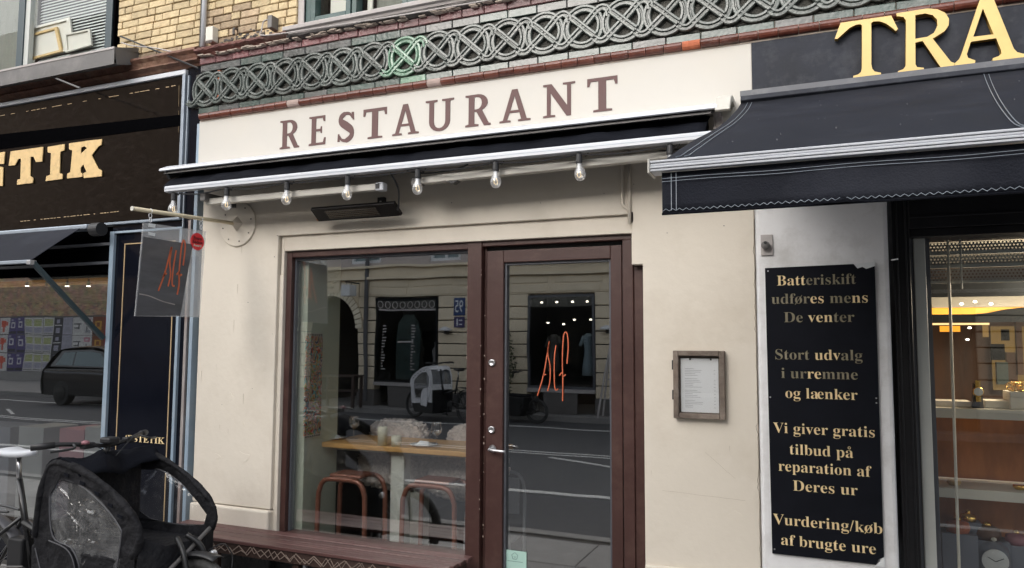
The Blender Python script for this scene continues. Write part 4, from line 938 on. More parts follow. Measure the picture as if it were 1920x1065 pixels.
# table
t = thing('wooden_table', 'light wooden table top with pale legs behind the restaurant window', 'table', (-2.3, .4, 0))
MB().box(-2.884, -.9+-.86, .30, .72, .895, .925).build('tabletop', 'table_wood', t, bevel=.004)
MB().box(-2.418, -2.325, .36, .44, 0, .894).build('leg', 'table_leg_paint', t, bevel=.004)
MB().box(-2.418, -2.325, .60, .68, 0, .894).build('leg', 'table_leg_paint', t)
MB().box(-2.88, -1.77, .44, .46, .862, .894).build('table_rail', 'table_leg_paint', t)
def candle(px, pyb, pyt, Y, wpx, lab):
    b0 = at(px, pyb, Y); t0 = at(px, pyt, Y); r = wpx*.5*2.78/1000; b0.z = .925
    t = thing('candle', lab, 'candle', b0, 'candles on the window table')
    h_ = t0.z-.925
    MB().lathe([(r, 0), (r*1.02, h_*.9), (r*.93, h_), (r*.75, h_-.006), (0.002, h_-.007)], tuple(b0), 18).build('wax', 'wax', t, True)
    MB().tube([(b0.x, b0.y, b0.z+h_-.008), (b0.x+.002, b0.y, b0.z+h_+.008)], .001, 4).build('wick', 'black_metal', t)
candle(717, 830, 800, .34, 21, 'tall cream pillar candle on the wooden window table')
candle(743, 831, 817, .34, 22, 'short cream candle right beside the tall pillar candle')
candle(580, 824, 812, .37, 20, 'short cream candle at the left end of the wooden table')
def wine(px, lab, Y=.42):
    b0 = at(px, 820, Y); b0.z = .925; t = thing('wine_glass', lab, 'wine glass', b0, 'wine glasses on the window table')
    MB().lathe([(.028, 0), (.028, .002), (.004, .006), (.0035, .06), (.012, .066), (.030, .085), (.034, .105), (.030, .135), (.027, .145), (.0255, .145), (.028, .133), (.032, .105), (.028, .087), (.01, .070), (.001, .068)], tuple(b0), 20).build('glass_body', 'wine_glass', t, True)
wine(818, 'wine glass on wooden table nearest the brown mullion'); wine(663, 'wine glass on wooden table left of the tall candle', .5)
for i, (px, Y, lab) in enumerate(((625, .46, 'grey plate with folded napkin at the left of the table'), (795, .42, 'grey plate with folded napkin beside the right wine glass'))):
    b0 = at(px, 824, Y); t = thing('plate', lab, 'plate', (b0.x, Y, .925), 'place settings on the window table')
    MB().lathe([(.06, 0), (.085, .010), (.087, .012), (.06, .004), (.002, .003)], (b0.x, Y, .925), 24).build('dish', 'china', t, True)
    MB().add([(b0.x-.05, Y-.03, .93), (b0.x+.05, Y-.035, .93), (b0.x+.045, Y+.03, .935), (b0.x-.045, Y+.035, .935), (b0.x-.02, Y-.01, .957), (b0.x+.03, Y+.0, .952)], [(0, 1, 5, 4), (1, 2, 5), (2, 3, 4, 5), (3, 0, 4), (0, 3, 2, 1)]).build('napkin', 'china', t)
# stools: bent copper tube
def stool(xa, xb, z, Y, lab):
    t = thing('tube_stool', lab, 'stool', ((xa+xb)/2, Y+.14, 0), 'copper tube stools under the window table')
    for y in (Y, Y+.22):
        MB().tube(smooth([(xa-.012, y, 0), (xa-.004, y, z-.16), (xa+.005, y, z-.07), (xa+.03, y, z-.02), (xa+.08, y, z), (xb-.08, y, z), (xb-.03, y, z-.02), (xb-.005, y, z-.07), (xb+.002, y, z-.16), (xb+.008, y, 0)], 4), .0150, 10).build('leg_loop', 'copper_paint', t, True)
    MB().box(xa+.05, xb-.05, Y+.03, Y+.19, z+.006, z+.026).build('seat', 'copper_paint', t, bevel=.008)
    MB().tube([(xa+.01, Y, .2), (xa+.01, Y+.22, .2)], .008, 8).tube([(xb-.01, Y, .2), (xb-.01, Y+.22, .2)], .008, 8).build('stretcher', 'copper_paint', t)
    return t
s1a, s1b = at(598, 905, .17), at(684, 905, .17); s2a, s2b = at(756, 915, .17), at(852, 915, .17)
stool(s1a.x, s1b.x, at(640, 900, .17).z, .17, 'copper tube stool at the left behind the window glass')
stool(s2a.x, s2b.x, at(800, 912, .17).z, .17, 'copper tube stool right of the pale table leg')
# sheepskins on the chairs behind the table
def fleece(c, s, lab, seed):
    r = random.Random(seed); q = MB(); n1, n2 = 96, 48; rows = []
    for i in range(n1+1):
        rw = []
        for j in range(n2+1):
            u, v = i/n1*2*math.pi, -math.pi/2+j/n2*math.pi
            k = 1+.09*r.uniform(-1, 1)+.05*math.sin(u*9+v*5); se = lambda a: math.copysign(abs(a)**.6, a)
            rw.append((c[0]+s[0]*se(math.cos(u))*se(math.cos(v))*k, c[1]+s[1]*se(math.sin(u))*se(math.cos(v))*k, c[2]+s[2]*se(math.sin(v))*k))
        rows.append(rw)
    rows[-1] = rows[0]
    o = q.grid(rows).build('sheepskin', 'wool', None, True); tag(o, lab, 'sheepskin', 'sheepskins draped over the seats by the table')
fleece((-2.62, .80, .86), (.22, .06, .16), 'grey sheepskin over the chair back left of the candles', 1)
fleece((-2.05, .80, .85), (.20, .06, .16), 'grey sheepskin over the chair back beside the brown mullion', 2)
fleece((-2.50, .62, .74), (.30, .05, .13), 'grey sheepskin hanging below the table top between stool and leg', 3)
fleece((-2.02, .60, .73), (.26, .05, .14), 'grey sheepskin hanging under the table beside the brown mullion', 4)
# grey chair just inside the door
t = thing('cafe_chair', 'grey plastic armchair standing inside the glass door', 'chair', (-1.62, .6, 0))
MB().tube(smooth([(-1.80, .50, 0), (-1.79, .50, .55), (-1.76, .48, .68), (-1.62, .44, .72), (-1.47, .46, .68), (-1.44, .50, .55), (-1.42, .52, 0)]), .014, 8).build('frame', 'grey_plastic', t, True)
MB().tube(smooth([(-1.76, .82, 0), (-1.76, .82, .5), (-1.74, .84, .85), (-1.6, .86, .92), (-1.46, .84, .85), (-1.44, .82, .5), (-1.44, .82, 0)]), .014, 8).build('frame', 'grey_plastic', t, True)
MB().box(-1.78, -1.45, .47, .83, .44, .46).build('seat', 'grey_plastic', t, bevel=.01)
MB().box(-1.72, -1.49, .83, .845, .6, .88).build('backrest', 'grey_plastic', t, bevel=.006)
t.location = (-1.86, .62, 0); t.scale = (.80, .80, .80)

# ------------------------------------------------------------------ WATCH SHOP (right)
ws = thing('watch_shopfront', 'white plastered pier and black framed shop window on the right', 'shop front', (.3, .1, 0))
q = MB().box(-.2605, .290, -.004, .35, -.02, 2.66); q.build('white_pier', 'white_plaster', ws, bevel=.018)
MB().box(XR-.002, 1.5, .02, .3, 2.64, 2.966).build('fascia', 'navy_paint', ws)
MB().box(-.257, 1.5, -.018, .02, 2.66, 2.965).build('fascia_board', 'navy_paint', ws, bevel=.004)
MB().box(.31, .376, .035, .30, -.02, 2.66).box(.376, 1.5, .035, .30, 2.055, 2.66).box(.378, 1.5, .05, .28, 2.02, 2.055).box(.322, .330, .028, .034, -.02, 2.64).box(.356, .364, .028, .034, -.02, 2.64).box(.376, 1.5, .028, .034, 2.10, 2.112).build('window_surround', 'satin_black', ws, bevel=.003)
MB().box(.3765, .394, .10, .27, -.02, 2.02).build('window_frame', 'window_grey_dark', ws)
MB().box(.3945, .441, .095, .27, -.02, 2.02).build('window_frame', 'window_grey', ws, bevel=.003)
MB().box(.441, .462, .13, .27, -.02, 2.02).build('window_frame', 'window_grey_dark', ws)
MB().box(.4625, 1.5, .150, .156, -.02, 2.02).build('shop_pane', 'pane_dark', ws)
MB().tube([(.301, -.0, 1.918), (.322, -.02, 1.920)], .004, 6).build('hook', 'chrome', ws)
# shop room
MB().box(.40, 4.2, 2.55, 2.6, -.02, 2.6).build('room_back', 'shop_wood', ws)
MB().box(.36, .38, .3, 2.6, -.02, 2.6).box(.38, .462, .271, .29, -.02, 2.6).build('room_side', 'shop_wood', ws)
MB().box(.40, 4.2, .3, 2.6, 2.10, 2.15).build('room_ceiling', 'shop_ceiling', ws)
MB().box(.4, 4.2, .3, 2.6, -.04, -.02).build('room_floor', 'shop_wood', ws)
# ceiling parts seen through the glass, placed by real depth
Y1 = 1.25
def band(nm, m, ya, yb, Y, xa=.47, xb=3.2, th=.02, tilt=0):
    za, zb = at(1830, ya, Y).z, at(1830, yb, Y).z
    return MB().prism([(xa, zb), (xb, zb+tilt), (xb, za+tilt), (xa, za)], lambda a, b: (a, Y, b), lambda a, b: (a, Y+th, b)).build(nm, m, ws)
band('bulkhead', 'shop_dark', 530, 556, .9)
band('ceiling_fascia', 'shop_ceiling', 556, 576, 1.25)
band('light_cove', 'cove_orange', 575, 589, 1.3, th=.01)
band('bulkhead', 'shop_dark', 589, 604, 1.24)
xa, xb = at(1748, 607, 1.8).x, at(1855, 607, 1.8).x
band('light_line', 'cove_line', 605.5, 609, 1.8, xa, xb)
x2a, x2b = at(1762, 607, 1.84).x, at(1800, 607, 1.84).x
band('lit_panel', 'cove_orange', 611, 622, 1.84, x2a, x2b, .01)
xa2, xb2 = at(1842, 607, 1.84).x, at(1853, 607, 1.84).x
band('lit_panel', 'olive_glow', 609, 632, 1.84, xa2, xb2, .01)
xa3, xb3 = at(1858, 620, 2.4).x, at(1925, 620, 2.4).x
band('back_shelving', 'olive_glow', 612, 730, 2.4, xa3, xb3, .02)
for (px, py, w_, h_, Y, m_) in ((1886, 628, 10, 18, 2.36, 'shop_dark'), (1872, 660, 18, 26, 2.36, 'shop_dark'), (1898, 690, 14, 50, 2.36, 'shop_wood'), (1880, 700, 16, 36, 2.3, 'shop_green'), (1912, 650, 8, 90, 2.3, 'shop_wood')):
    p = at(px, py, Y); k = 1380/((Y+3.55)*.98); MB().box(p.x-w_/k/2, p.x+w_/k/2, Y, Y+.04, p.z-h_/k/2, p.z+h_/k/2).build('display_cabinet', m_, ws)
for (px, py, Y) in ((1803, 568, 1.1), (1828, 564, 1.1), (1818, 613, 1.6), (1814, 635, 1.6), (1858, 568, 1.15)):
    p = at(px, py, Y); MB().lathe([(.007, 0), (.010, -.007), (.005, -.011)], (p.x, p.y, p.z), 10).build('ceiling_spot', 'spot_glow', ws)
for nm, loc, e in (('watch_shop_lamp', (1.15, .62, 1.78), 22), ('left_shop_lamp', (-5.6, 1.2, 1.85), 10)):
    pl_ = bpy.data.lights.new(nm, 'POINT'); pl_.energy = e; pl_.color = (1, .82, .6); pl_.shadow_soft_size = .12
    po_ = bpy.data.objects.new(nm, pl_); COL.objects.link(po_); po_.location = loc
P_ = [at(1815, 590, 1.22), at(1850, 587, 1.22), at(1885, 580, 1.22), at(1930, 575, 1.22), at(1930, 592, 1.22)]
MB().prism([(v.x, v.z) for v in P_], lambda a, b: (a, 1.215, b), lambda a, b: (a, 1.235, b)).build('curved_bulkhead', 'shop_dark', ws)
# perforated screen with grey rails
for (a_, b_) in ((453, 469), (478, 495), (503, 525)):
    za, zb = at(1830, a_, .24).z, at(1830, b_, .24).z; MB().box(.475, 1.5, .24, .242, zb, za).build('perforated_screen', 'perforated', ws)
for (a_, b_) in ((469, 476), (495, 501), (525, 530)):
    za, zb = at(1830, a_, .235).z, at(1830, b_, .235).z; MB().box(.475, 1.5, .228, .245, zb, za).build('screen_rail', 'window_grey', ws)
pa, pb = at(1777, 452, .2), at(1797, 1064, .2)
MB().tube([(pa.x, .2, 2.02), (pb.x, .2, .0)], .006, 8).build('vertical_rail', 'display_cream', ws)
pa = at(1800, 452, .2); MB().tube([(pa.x, .2, 2.02), (pa.x, .2, 1.80)], .004, 6).build('screen_cord', 'window_grey', ws)
# shelves
def shelf(pya, pyb, Y, dep=.3):
    za, zb = at(1840, pya, Y).z, at(1840, pyb, Y).z; return MB().box(.478, 1.6, Y, Y+dep, zb, za).build('display_shelf', 'display_cream', ws, bevel=.002), za
s_, zs1 = shelf(767, 786, .30); s2_, zs2 = shelf(919, 938, .30)
MB().box(.478, 1.6, .62, .63, .3, zs1-.06).build('display_back', 'amber_wood', ws)
MB().box(.478, 1.6, .30, .9, .30, .34).build('display_floor', 'display_grey', ws)
def block(nm, m, px0, px1, py0, Y, dep, lab, z0, cat):
    a_, b_ = at(px0, py0, Y), at(px1, py0, Y); o = MB().box(a_.x, b_.x, Y, Y+dep, z0+.001, a_.z).build(nm, m, None, bevel=.003); return tag(o, lab, cat)
block('display_plinth', 'display_cream', 1752, 1822, 751, .36, .12, 'low cream display block behind the black watch stand', zs1, 'display block')
block('display_plinth', 'display_cream', 1846, 1893, 751, .36, .12, 'low cream display block right of the watch stand', zs1, 'display block')
block('display_plinth', 'display_cream', 1893, 1935, 735, .33, .14, 'taller cream block carrying the gold bracelets', zs1, 'display block')
# watch on stand
c = at(1832, 722, .34); t = thing('wrist_watch', 'gold wrist watch on black stand on the upper shelf', 'watch', (c.x, .34, zs1))
MB().prism([(-.022, 0), (.022, 0), (.012, .11), (-.012, .11)], lambda a, b: (c.x+a, .33, zs1+.001+b), lambda a, b: (c.x+a, .37, zs1+.001+b)).build('stand', 'black_plastic', t)
zc = zs1+.075
MB().lathe([(.0215, 0), (.0215, -.008), (.018, -.010), (.018, 0)], (c.x, .325, zc), 20, 'y').build('case', 'jewel_gold', t, True)
MB().lathe([(.018, 0), (.018, -.002)], (c.x, .316, zc), 20, 'y').build('dial', 'dial', t)
MB().box(c.x-.010, c.x+.010, .318, .328, zc+.02, zc+.05).box(c.x-.010, c.x+.010, .318, .328, zc-.045, zc-.02).build('strap', 'jewel_gold', t)
# bracelets
r_ = random.Random(12); zt_ = at(1905, 735, .33).z
for i in range(5):
    cx = at(1896+i*7, 725, .36).x; o = MB().tube([(cx+.017*math.cos(k), .36+r_.uniform(-.02, .02)+.01*math.sin(k), zt_+.022+.018*math.sin(k)) for k in [j*math.pi/8 for j in range(16)]], .0045, 6, True).build('gold_bracelet', 'jewel_gold', None, True)
    tag(o, ['gold bracelet at the left end of the cluster on the taller cream block', 'second gold bracelet from the left on the taller cream block', 'middle gold bracelet on the taller cream block', 'gold bracelet right of the middle one on the taller block', 'gold bracelet nearest the frame edge on the taller block'][i], 'bracelet', 'gold bracelets on the taller cream block')
# domed clock
c = at(1866, 1052, .42); t = thing('domed_clock', 'round white clock face under a glass dome at bottom right', 'clock', (c.x, .42, .341))
MB().lathe([(.052, 0), (.052, -.008)], (c.x, .42, c.z), 28, 'y').build('clock_dial', 'dial', t)
MB().sweep([(c.x, .409, c.z+.0), (c.x-.030, .409, c.z+.018)], [(-.0015, 0), (.0015, 0), (.0015, .001), (-.0015, .001)], upv=(0, -1, 0)).sweep([(c.x, .409, c.z), (c.x+.032, .409, c.z+.016)], [(-.0015, 0), (.0015, 0), (.0015, .001), (-.0015, .001)], upv=(0, -1, 0)).build('hands', 'black_metal', t)
MB().lathe([(.066, .35-c.z), (.067, .0), (.063, .04), (.048, .066), (.025, .08), (.004, .084)], (c.x, .43, c.z), 28).build('glass_dome', 'clear_thin', t, True)
MB().lathe([(.004, .084), (.012, .090), (.010, .098), (.001, .102)], (c.x, .43, c.z), 12).build('dome_knob', 'display_cream', t, True)
MB().lathe([(.075, 0), (.075, .02), (.03, .03), (.02, c.z-.341-.052)], (c.x, .43, .341), 20).build('base', 'jewel_gold', t, True)
# ornaments on the lower shelf zone
for px, py, Y, s_, m_, lab in ((1795, 975, .45, .045, 'terracotta', 'brown leather watch roll lying left in lower window'), (1850, 985, .5, .05, 'shop_wood', 'dark wooden jewellery casket in lower window'), (1815, 962, .5, .03, 'jewel_gold', 'small gilt figurine in lower window'), (1905, 1000, .5, .04, 'display_pink', 'pink jewellery cushion near the domed clock')):
    c = at(px, py, Y); t = thing('display_ornament', lab, 'ornament', (c.x, Y, .341))
    MB().box(c.x-s_*1.6, c.x+s_*1.6, Y-s_, Y+s_*1.5, .341, c.z-s_*1.2).build('riser', 'display_grey', t, bevel=.003); MB().lathe([(s_, -s_*1.19), (s_*1.15, -s_*.7), (s_*1.0, -s_*.2), (s_*.45, 0), (.004, .004)], (c.x, Y, c.z), 16).build('body', m_, t, True); MB().lathe([(s_*.4, 0), (s_*.3, .012), (.003, .018)], (c.x, Y, c.z), 12).build('top', 'jewel_gold', t, True)
for px, lab in ((1790, 'small tan box on lower shelf left'), (1915, 'orange glass bowl on the lower shelf')):
    c = at(px, 905, .36); o = MB().lathe([(.02, 0), (.03, .012), (.028, .02), (.005, .018)], (c.x, .38, zs2+.001), 16).build('glass_bowl', 'jewel_gold' if px > 1900 else 'stretcher_wood', None, True); tag(o, lab, 'bowl')

# fascia ledge above awning + gold letters
t2 = thing('gold_letter_sign', 'raised gold capitals on the dark blue fascia above the black awning', 'sign', (.5, -.02, 2.7))
LT = {'T': [[(545, 170), (925, 115), (975, 215), (960, 232)]+[(925, 203), (885, 175), (835, 158), (790, 160), (775, 170)]+[(775, 480), (782, 515), (800, 535), (848, 545), (845, 568), (640, 590), (640, 568), (675, 558), (697, 540), (705, 505), (705, 190), (690, 180), (655, 186), (610, 210), (560, 255), (520, 292), (500, 290)]],
      'R': [[(965, 98), (1200, 62), (1270, 68), (1330, 95), (1358, 140), (1355, 190), (1325, 232), (1275, 265), (1235, 288), (1372, 462), (1400, 472), (1398, 494), (1298, 508), (1160, 306), (1106, 318), (1106, 480), (1118, 502), (1170, 508), (1168, 527), (975, 551), (975, 533), (1015, 518), (1033, 492), (1035, 150), (1015, 126), (966, 120)], [(1105, 112), (1180, 100), (1235, 112), (1268, 145), (1272, 190), (1245, 245), (1195, 275), (1105, 290)]],
      'A': [[(1612, -72), (1668, -72), (1845, 365), (1870, 390), (1915, 402), (1978, 398), (1980, 420), (1685, 455), (1688, 435), (1730, 420), (1752, 400), (1748, 375), (1712, 285), (1522, 312), (1492, 405), (1500, 432), (1555, 452), (1553, 472), (1404, 492), (1402, 472), (1432, 445), (1450, 410)], [(1540, 275), (1693, 256), (1612, 62)]]}
for k, loops in LT.items():
    LL = [[((lambda w: (w.x, w.z))(at(1440+x/4, y/4, -.055))) for x, y in lp] for lp in loops]
    me = outline_mesh('letter', LL, 'gold', .014, lambda x, y, z: Vector((x, -.040-z, y)), 'gold_side'); mobj('letter', me, t2)
# ------------------------------------------------------------------ BLACK AWNING (right)
ba = thing('open_awning', 'open black awning with white ribbed front bar over the watch shop', 'awning', (.6, -1, 2))
pr = [(-.019, 2.703), (-.13, 2.690), (-.14, 2.655), (-.12, 2.640), (-.019, 2.640)]
q = MB(); rows = [[(x, y, z) for y, z in pr+[pr[0]]] for x in (-.300, 1.8)]; q.grid(rows).add(rows[0][:-1], [tuple(range(5))]).add(rows[1][:-1], [tuple(range(5))]); q.build('cassette', 'navy_paint', ba, bevel=.003); MB().box(-.302, 1.8, -.134, -.128, 2.676, 2.700).build('cassette_trim', 'ledge_grey', ba)
prof = [(-.13, 2.645), (-.30, 2.566), (-.50, 2.485), (-.75, 2.388), (-1.00, 2.296), (-1.25, 2.207), (-1.5, 2.118), (-1.75, 2.028), (-1.95, 1.957), (-2.02, 1.938)]
r_ = random.Random(20); q = MB(); rows = []
for i in range(31):
    x = -.30+2.3*i/30; rows.append([(x, y, z+.004*math.sin(x*3+y*2)+.003*math.sin(x*9+y*5)*(1 if 0 < j < 9 else 0)) for j, (y, z) in enumerate(prof)])
q.grid(rows).build('fabric', 'awning_fabric', ba, True, solid=.003)
q = MB()
def fz(y):
    for i in range(len(prof)-1):
        if prof[i+1][0] <= y <= prof[i][0]:
            f_ = (y-prof[i][0])/(prof[i+1][0]-prof[i][0]); return prof[i][1]+f_*(prof[i+1][1]-prof[i][1])
    return prof[-1][1]
def fzx(x, y): return fz(y)+.004*math.sin(x*3+y*2)
for xo in (-.268, -.250):
    q.tube([(xo, y, fzx(xo, y)+.0055) for y in [-.15-.062*i for i in range(31)]], .0011, 4)
def seam(points):
    out = []
    for px, py in points:
        lo, hi = -2.0, -.13
        for _ in range(40):
            mid = (lo+hi)/2; w = at(px, py, mid)
            if w.z > fz(max(min(mid, -.13), -2.0)): lo = mid   # ray above fabric -> nearer wall
            else: hi = mid
        w = at(px, py, (lo+hi)/2); out.append((w.x, w.y, fzx(w.x, w.y)+.0055))
    return out
MB_seams = q
for off in (0, 9): q.tube(smooth(seam([(1845+off, 143), (1851+off, 160), (1864+off, 185), (1882+off, 212), (1903+off, 236), (1930+off, 258)]), 3), .0011, 4)
q.build('stitching', 'silver_blue', ba)
q = MB(); r_ = random.Random(31)
for i in range(40):
    x = r_.uniform(-.25, 1.2); y = r_.uniform(-1.9, -.2); s_ = r_.uniform(.0006, .0016); z = fzx(x, y)+.0035; q.box(x-s_, x+s_, y-s_*.6, y+s_*.6, z-.002, z+.0012)
q.build('lint_specks', 'ledge_grey', ba, stuff=True)
zb0 = 1.912
for i in range(4): MB().box(-.313, 2.0, -2.058-(.002 if i % 2 else 0), -2.01, zb0+i*.0058, zb0+.0048+i*.0058).build('bar_rib', 'white_metal', ba, bevel=.0012)
MB().box(-.311, 2.0, -2.055, -2.012, zb0+.0005, zb0+.0215).build('front_bar', 'ledge_grey', ba)
MB().box(-.318, -.3135, -2.062, -2.00, zb0-.004, zb0+.026).build('bar_end_cap', 'cream_metal', ba, bevel=.002)
q = MB(); rows = []
for i in range(61):
    x = -.292+2.29*i/60; w = .004*math.sin(i*.5)+.003*math.sin(i*1.3)
    rows.append([(x, -2.040+w*k/3*1.2, zb0-.001-.086*k/4) for k in range(5)])
q.grid(rows).build('valance', 'awning_fabric', ba, True, solid=.003)
q = MB()
zz = []; 
for i in range(330): zz.append((-.29+i*.0068, -2.0475+.003*math.sin(i*.11), zb0-.0815+(.0035 if i % 2 else -.0012)))
q.tube(zz, .0007, 4)
for dz in (.010, .0165): q.tube([(-.292+2.29*i/60, -2.0445, zb0-dz-.004+.001*math.sin(i*.8)) for i in range(61)], .0006, 4)
for xo in (-.272, -.262, .536): q.tube([(xo, -2.0455, zb0-.002), (xo, -2.048, zb0-.082)], .0007, 4)
q.build('stitching', 'silver_blue', ba)
MB().tube([(-.292, -2.044, zb0-.088), (2.0, -2.044, zb0-.088)], .0025, 6).build('hem', 'black_fabric', ba)
MB().tube([(1.6, -.1, 2.3), (1.6, -1.0, 2.05), (1.6, -2.0, 1.925)], .015, 8).build('folding_arm', 'cream_metal', ba)

# ------------------------------------------------------------------ NOTICE BOARD + fixture
t = thing('notice_board', 'tall black board with gold Danish watch service text on white pier', 'notice board', (0, -.01, .62))
P = [(-.218, 1.899), (.150, 1.905), (.165, 1.885), (.185, 1.891), (.20, 1.882), (.2335, 1.893), (.2315, .662), (.212, .652), (.200, .628), (-.213, .628)]
MB().prism(P, lambda a, b: (a, -.018, b), lambda a, b: (a, -.005, b)).build('board', 'black_board', t, bevel=.001)
MB().prism([(.152, 1.9045), (.234, 1.912), (.234, 1.890), (.20, 1.880), (.185, 1.889), (.167, 1.883)], lambda a, b: (a, -.0165, b), lambda a, b: (a, -.0055, b)).build('chipped_corner', 'paper', t)
MB().prism([(.2325, .665), (.235, .622), (.196, .621), (.214, .640), (.218, .652)], lambda a, b: (a, -.0165, b), lambda a, b: (a, -.0055, b)).build('chipped_corner', 'paper', t)
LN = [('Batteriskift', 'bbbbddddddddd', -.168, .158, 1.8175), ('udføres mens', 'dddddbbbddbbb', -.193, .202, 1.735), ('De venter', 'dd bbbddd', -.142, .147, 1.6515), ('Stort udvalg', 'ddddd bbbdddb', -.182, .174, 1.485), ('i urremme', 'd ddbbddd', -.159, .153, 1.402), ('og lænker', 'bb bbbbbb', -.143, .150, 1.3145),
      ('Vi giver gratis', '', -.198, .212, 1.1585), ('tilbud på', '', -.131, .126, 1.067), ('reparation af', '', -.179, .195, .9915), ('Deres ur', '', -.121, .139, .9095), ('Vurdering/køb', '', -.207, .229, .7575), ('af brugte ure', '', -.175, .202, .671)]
for s, fl, xa, xb, zb in LN:
    hcap = .046
    s2 = s.replace('æ', 'ae')
    # split into runs of dim and bright gilding: reflection loss and wear as colour
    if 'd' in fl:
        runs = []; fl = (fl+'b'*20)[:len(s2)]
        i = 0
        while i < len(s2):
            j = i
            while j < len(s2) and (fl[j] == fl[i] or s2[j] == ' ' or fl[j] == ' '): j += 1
            if s2[i] != ' ': runs.append((i, j, 'gold_dim' if fl[i] == 'd' else 'gold_leaf'))
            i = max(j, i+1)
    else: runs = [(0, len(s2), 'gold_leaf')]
    full = text_width(s2.replace('ø', 'o').replace('å', 'a')); kx = (xb-xa)/(full[1]-full[0])
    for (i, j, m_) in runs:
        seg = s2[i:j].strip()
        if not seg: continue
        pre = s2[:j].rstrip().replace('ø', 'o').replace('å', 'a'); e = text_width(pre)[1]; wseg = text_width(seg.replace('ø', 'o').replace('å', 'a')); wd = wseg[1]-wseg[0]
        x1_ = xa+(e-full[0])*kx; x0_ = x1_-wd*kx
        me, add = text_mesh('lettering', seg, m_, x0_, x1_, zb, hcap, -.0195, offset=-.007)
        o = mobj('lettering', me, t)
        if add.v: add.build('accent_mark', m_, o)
scm = MB().lathe([(.0035, -.0195), (.0035, -.0175)], (0, 0, 0), 8, 'y').mesh('screw', 'chrome')
for x, z in ((-.205, 1.885), (-.207, 1.315), (.222, 1.305), (.222, 1.325), (-.203, .648)): inst('screw', scm, t, (x, 0, z))
p = at(1438, 460, 0)
t = thing('wall_sensor', 'small grey round sensor on square plate on the white pier', 'sensor', (p.x, 0, p.z))
MB().box(p.x-.026, p.x+.026, -.014, -.004, p.z-.048, p.z+.048).build('plate', 'stone_sill', t, bevel=.002)
MB().lathe([(.018, -.014), (.019, -.040), (.010, -.048), (.002, -.049)], (p.x-.004, 0, p.z-.004), 16, 'y').build('sensor_head', 'grey_steel', t, True)
MB().lathe([(.007, -.052), (.006, -.046)], (p.x-.004, 0, p.z+.006), 10, 'y').build('lens', 'black_plastic', t)

# ------------------------------------------------------------------ BEAUTY SHOP (left)
bs = thing('beauty_shopfront', 'black shop front with gold lettering left of the cream wall', 'shop front', (-4.8, 0, 0))
MB().box(-6.2, -3.838, .004, .2, 2.36, 3.305).build('fascia', 'fascia_stone', bs)
MB().prism([(-6.2, 2.985), (-6.2, 3.115), (-3.838, 3.04), (-3.838, 2.965)], lambda a, b: (a, .001, b), lambda a, b: (a, .003, b)).build('fascia_reflection', 'gloss_black', bs)  # matt black band painted on as the reflection of something dark
MB().box(-6.2, -3.812, -.012, .03, 3.307, 3.338).build('top_trim', 'white_metal', bs, bevel=.003)
MB().box(-3.837, -3.813, -.012, .03, 2.345, 3.306).build('side_trim', 'silver_blue', bs, bevel=.002)
MB().box(-3.812, -3.700, .012, .3, -.02, 3.345).build('pier', 'black_panel', bs)
MB().box(-3.80, -3.79, .0, .012, 2.05, 3.30).build('pier_bead', 'silver_blue', bs)
MB().box(-6.2, -3.81, -.018, .01, 2.337, 2.352).build('bottom_trim', 'silver_blue', bs, bevel=.002)
MB().box(-6.2, -4.440, .05, .2, 2.02, 2.336).build('lintel', 'gloss_black', bs)
for z in (2.205, 2.075): MB().box(-6.2, -4.442, .02, .05, z, z+.018).build('lintel_rail', 'ledge_grey', bs)
MB().box(-4.438, -3.812, .010, .2, -.02, 2.336).build('side_panel', 'black_panel', bs)
MB().box(-4.440, -4.402, -.010, .05, -.02, 2.29).box(-4.402, -3.812, -.010, .012, 2.275, 2.29).build('panel_frame', 'light_blue_paint', bs, bevel=.002)
MB().box(-3.812, -3.790, -.008, .02, -.02, 2.29).build('panel_frame', 'light_blue_paint', bs, bevel=.002)
MB().box(-3.742, -3.728, -.004, .012, -.02, 2.33).box(-3.725, -3.717, -.008, .01, -.02, 2.33).build('trim_strip', 'rust_grey', bs)
MB().box(-3.700, -3.672, -.004, .3, -.02, 2.96).build('trim_strip', 'light_blue_paint', bs, bevel=.002)
MB().box(-4.318, -4.311, .006, .0095, -.02, 2.205).box(-3.866, -3.859, .006, .0095, -.02, 2.205).box(-4.311, -3.866, .006, .0095, 2.198, 2.205).build('gold_line', 'gold_line', bs)
ex = MB()
def gp(pts, Y=-.004):
    return [((lambda w: (w.x, w.z))(at(x/4, 266+y/4, Y))) for x, y in pts]
TK = {'T': [(82, 72), (325, 38), (318, 148), (272, 152), (255, 112), (232, 112), (228, 255), (250, 270), (248, 308), (130, 322), (132, 285), (155, 278), (160, 125), (140, 128), (115, 175), (68, 180)],
      'I': [(360, 38), (485, 18), (485, 62), (455, 75), (448, 235), (470, 240), (470, 278), (345, 295), (350, 258), (378, 248), (385, 85), (360, 80)],
      'K': [(520, 12), (640, -5), (638, 32), (612, 42), (606, 92), (655, 48), (638, 35), (640, -6), (765, -20), (762, 22), (738, 36), (690, 100), (738, 200), (765, 215), (765, 258), (630, 272), (628, 235), (650, 225), (628, 170), (606, 195), (605, 228), (622, 240), (620, 262), (505, 275), (508, 238), (530, 228), (545, 65), (520, 55)],
      'E': [(-110, 98), (38, 75), (32, 165), (5, 168), (-8, 120), (-40, 126), (-42, 180), (25, 190), (22, 330), (-110, 345)]}
for k in 'TIKE':
    mobj('letter', outline_mesh('letter', [gp(TK[k])], 'gold_cream', .003, lambda x, y, z: Vector((x, -.004-z, y))), bs)
q = MB(); r_ = random.Random(17)
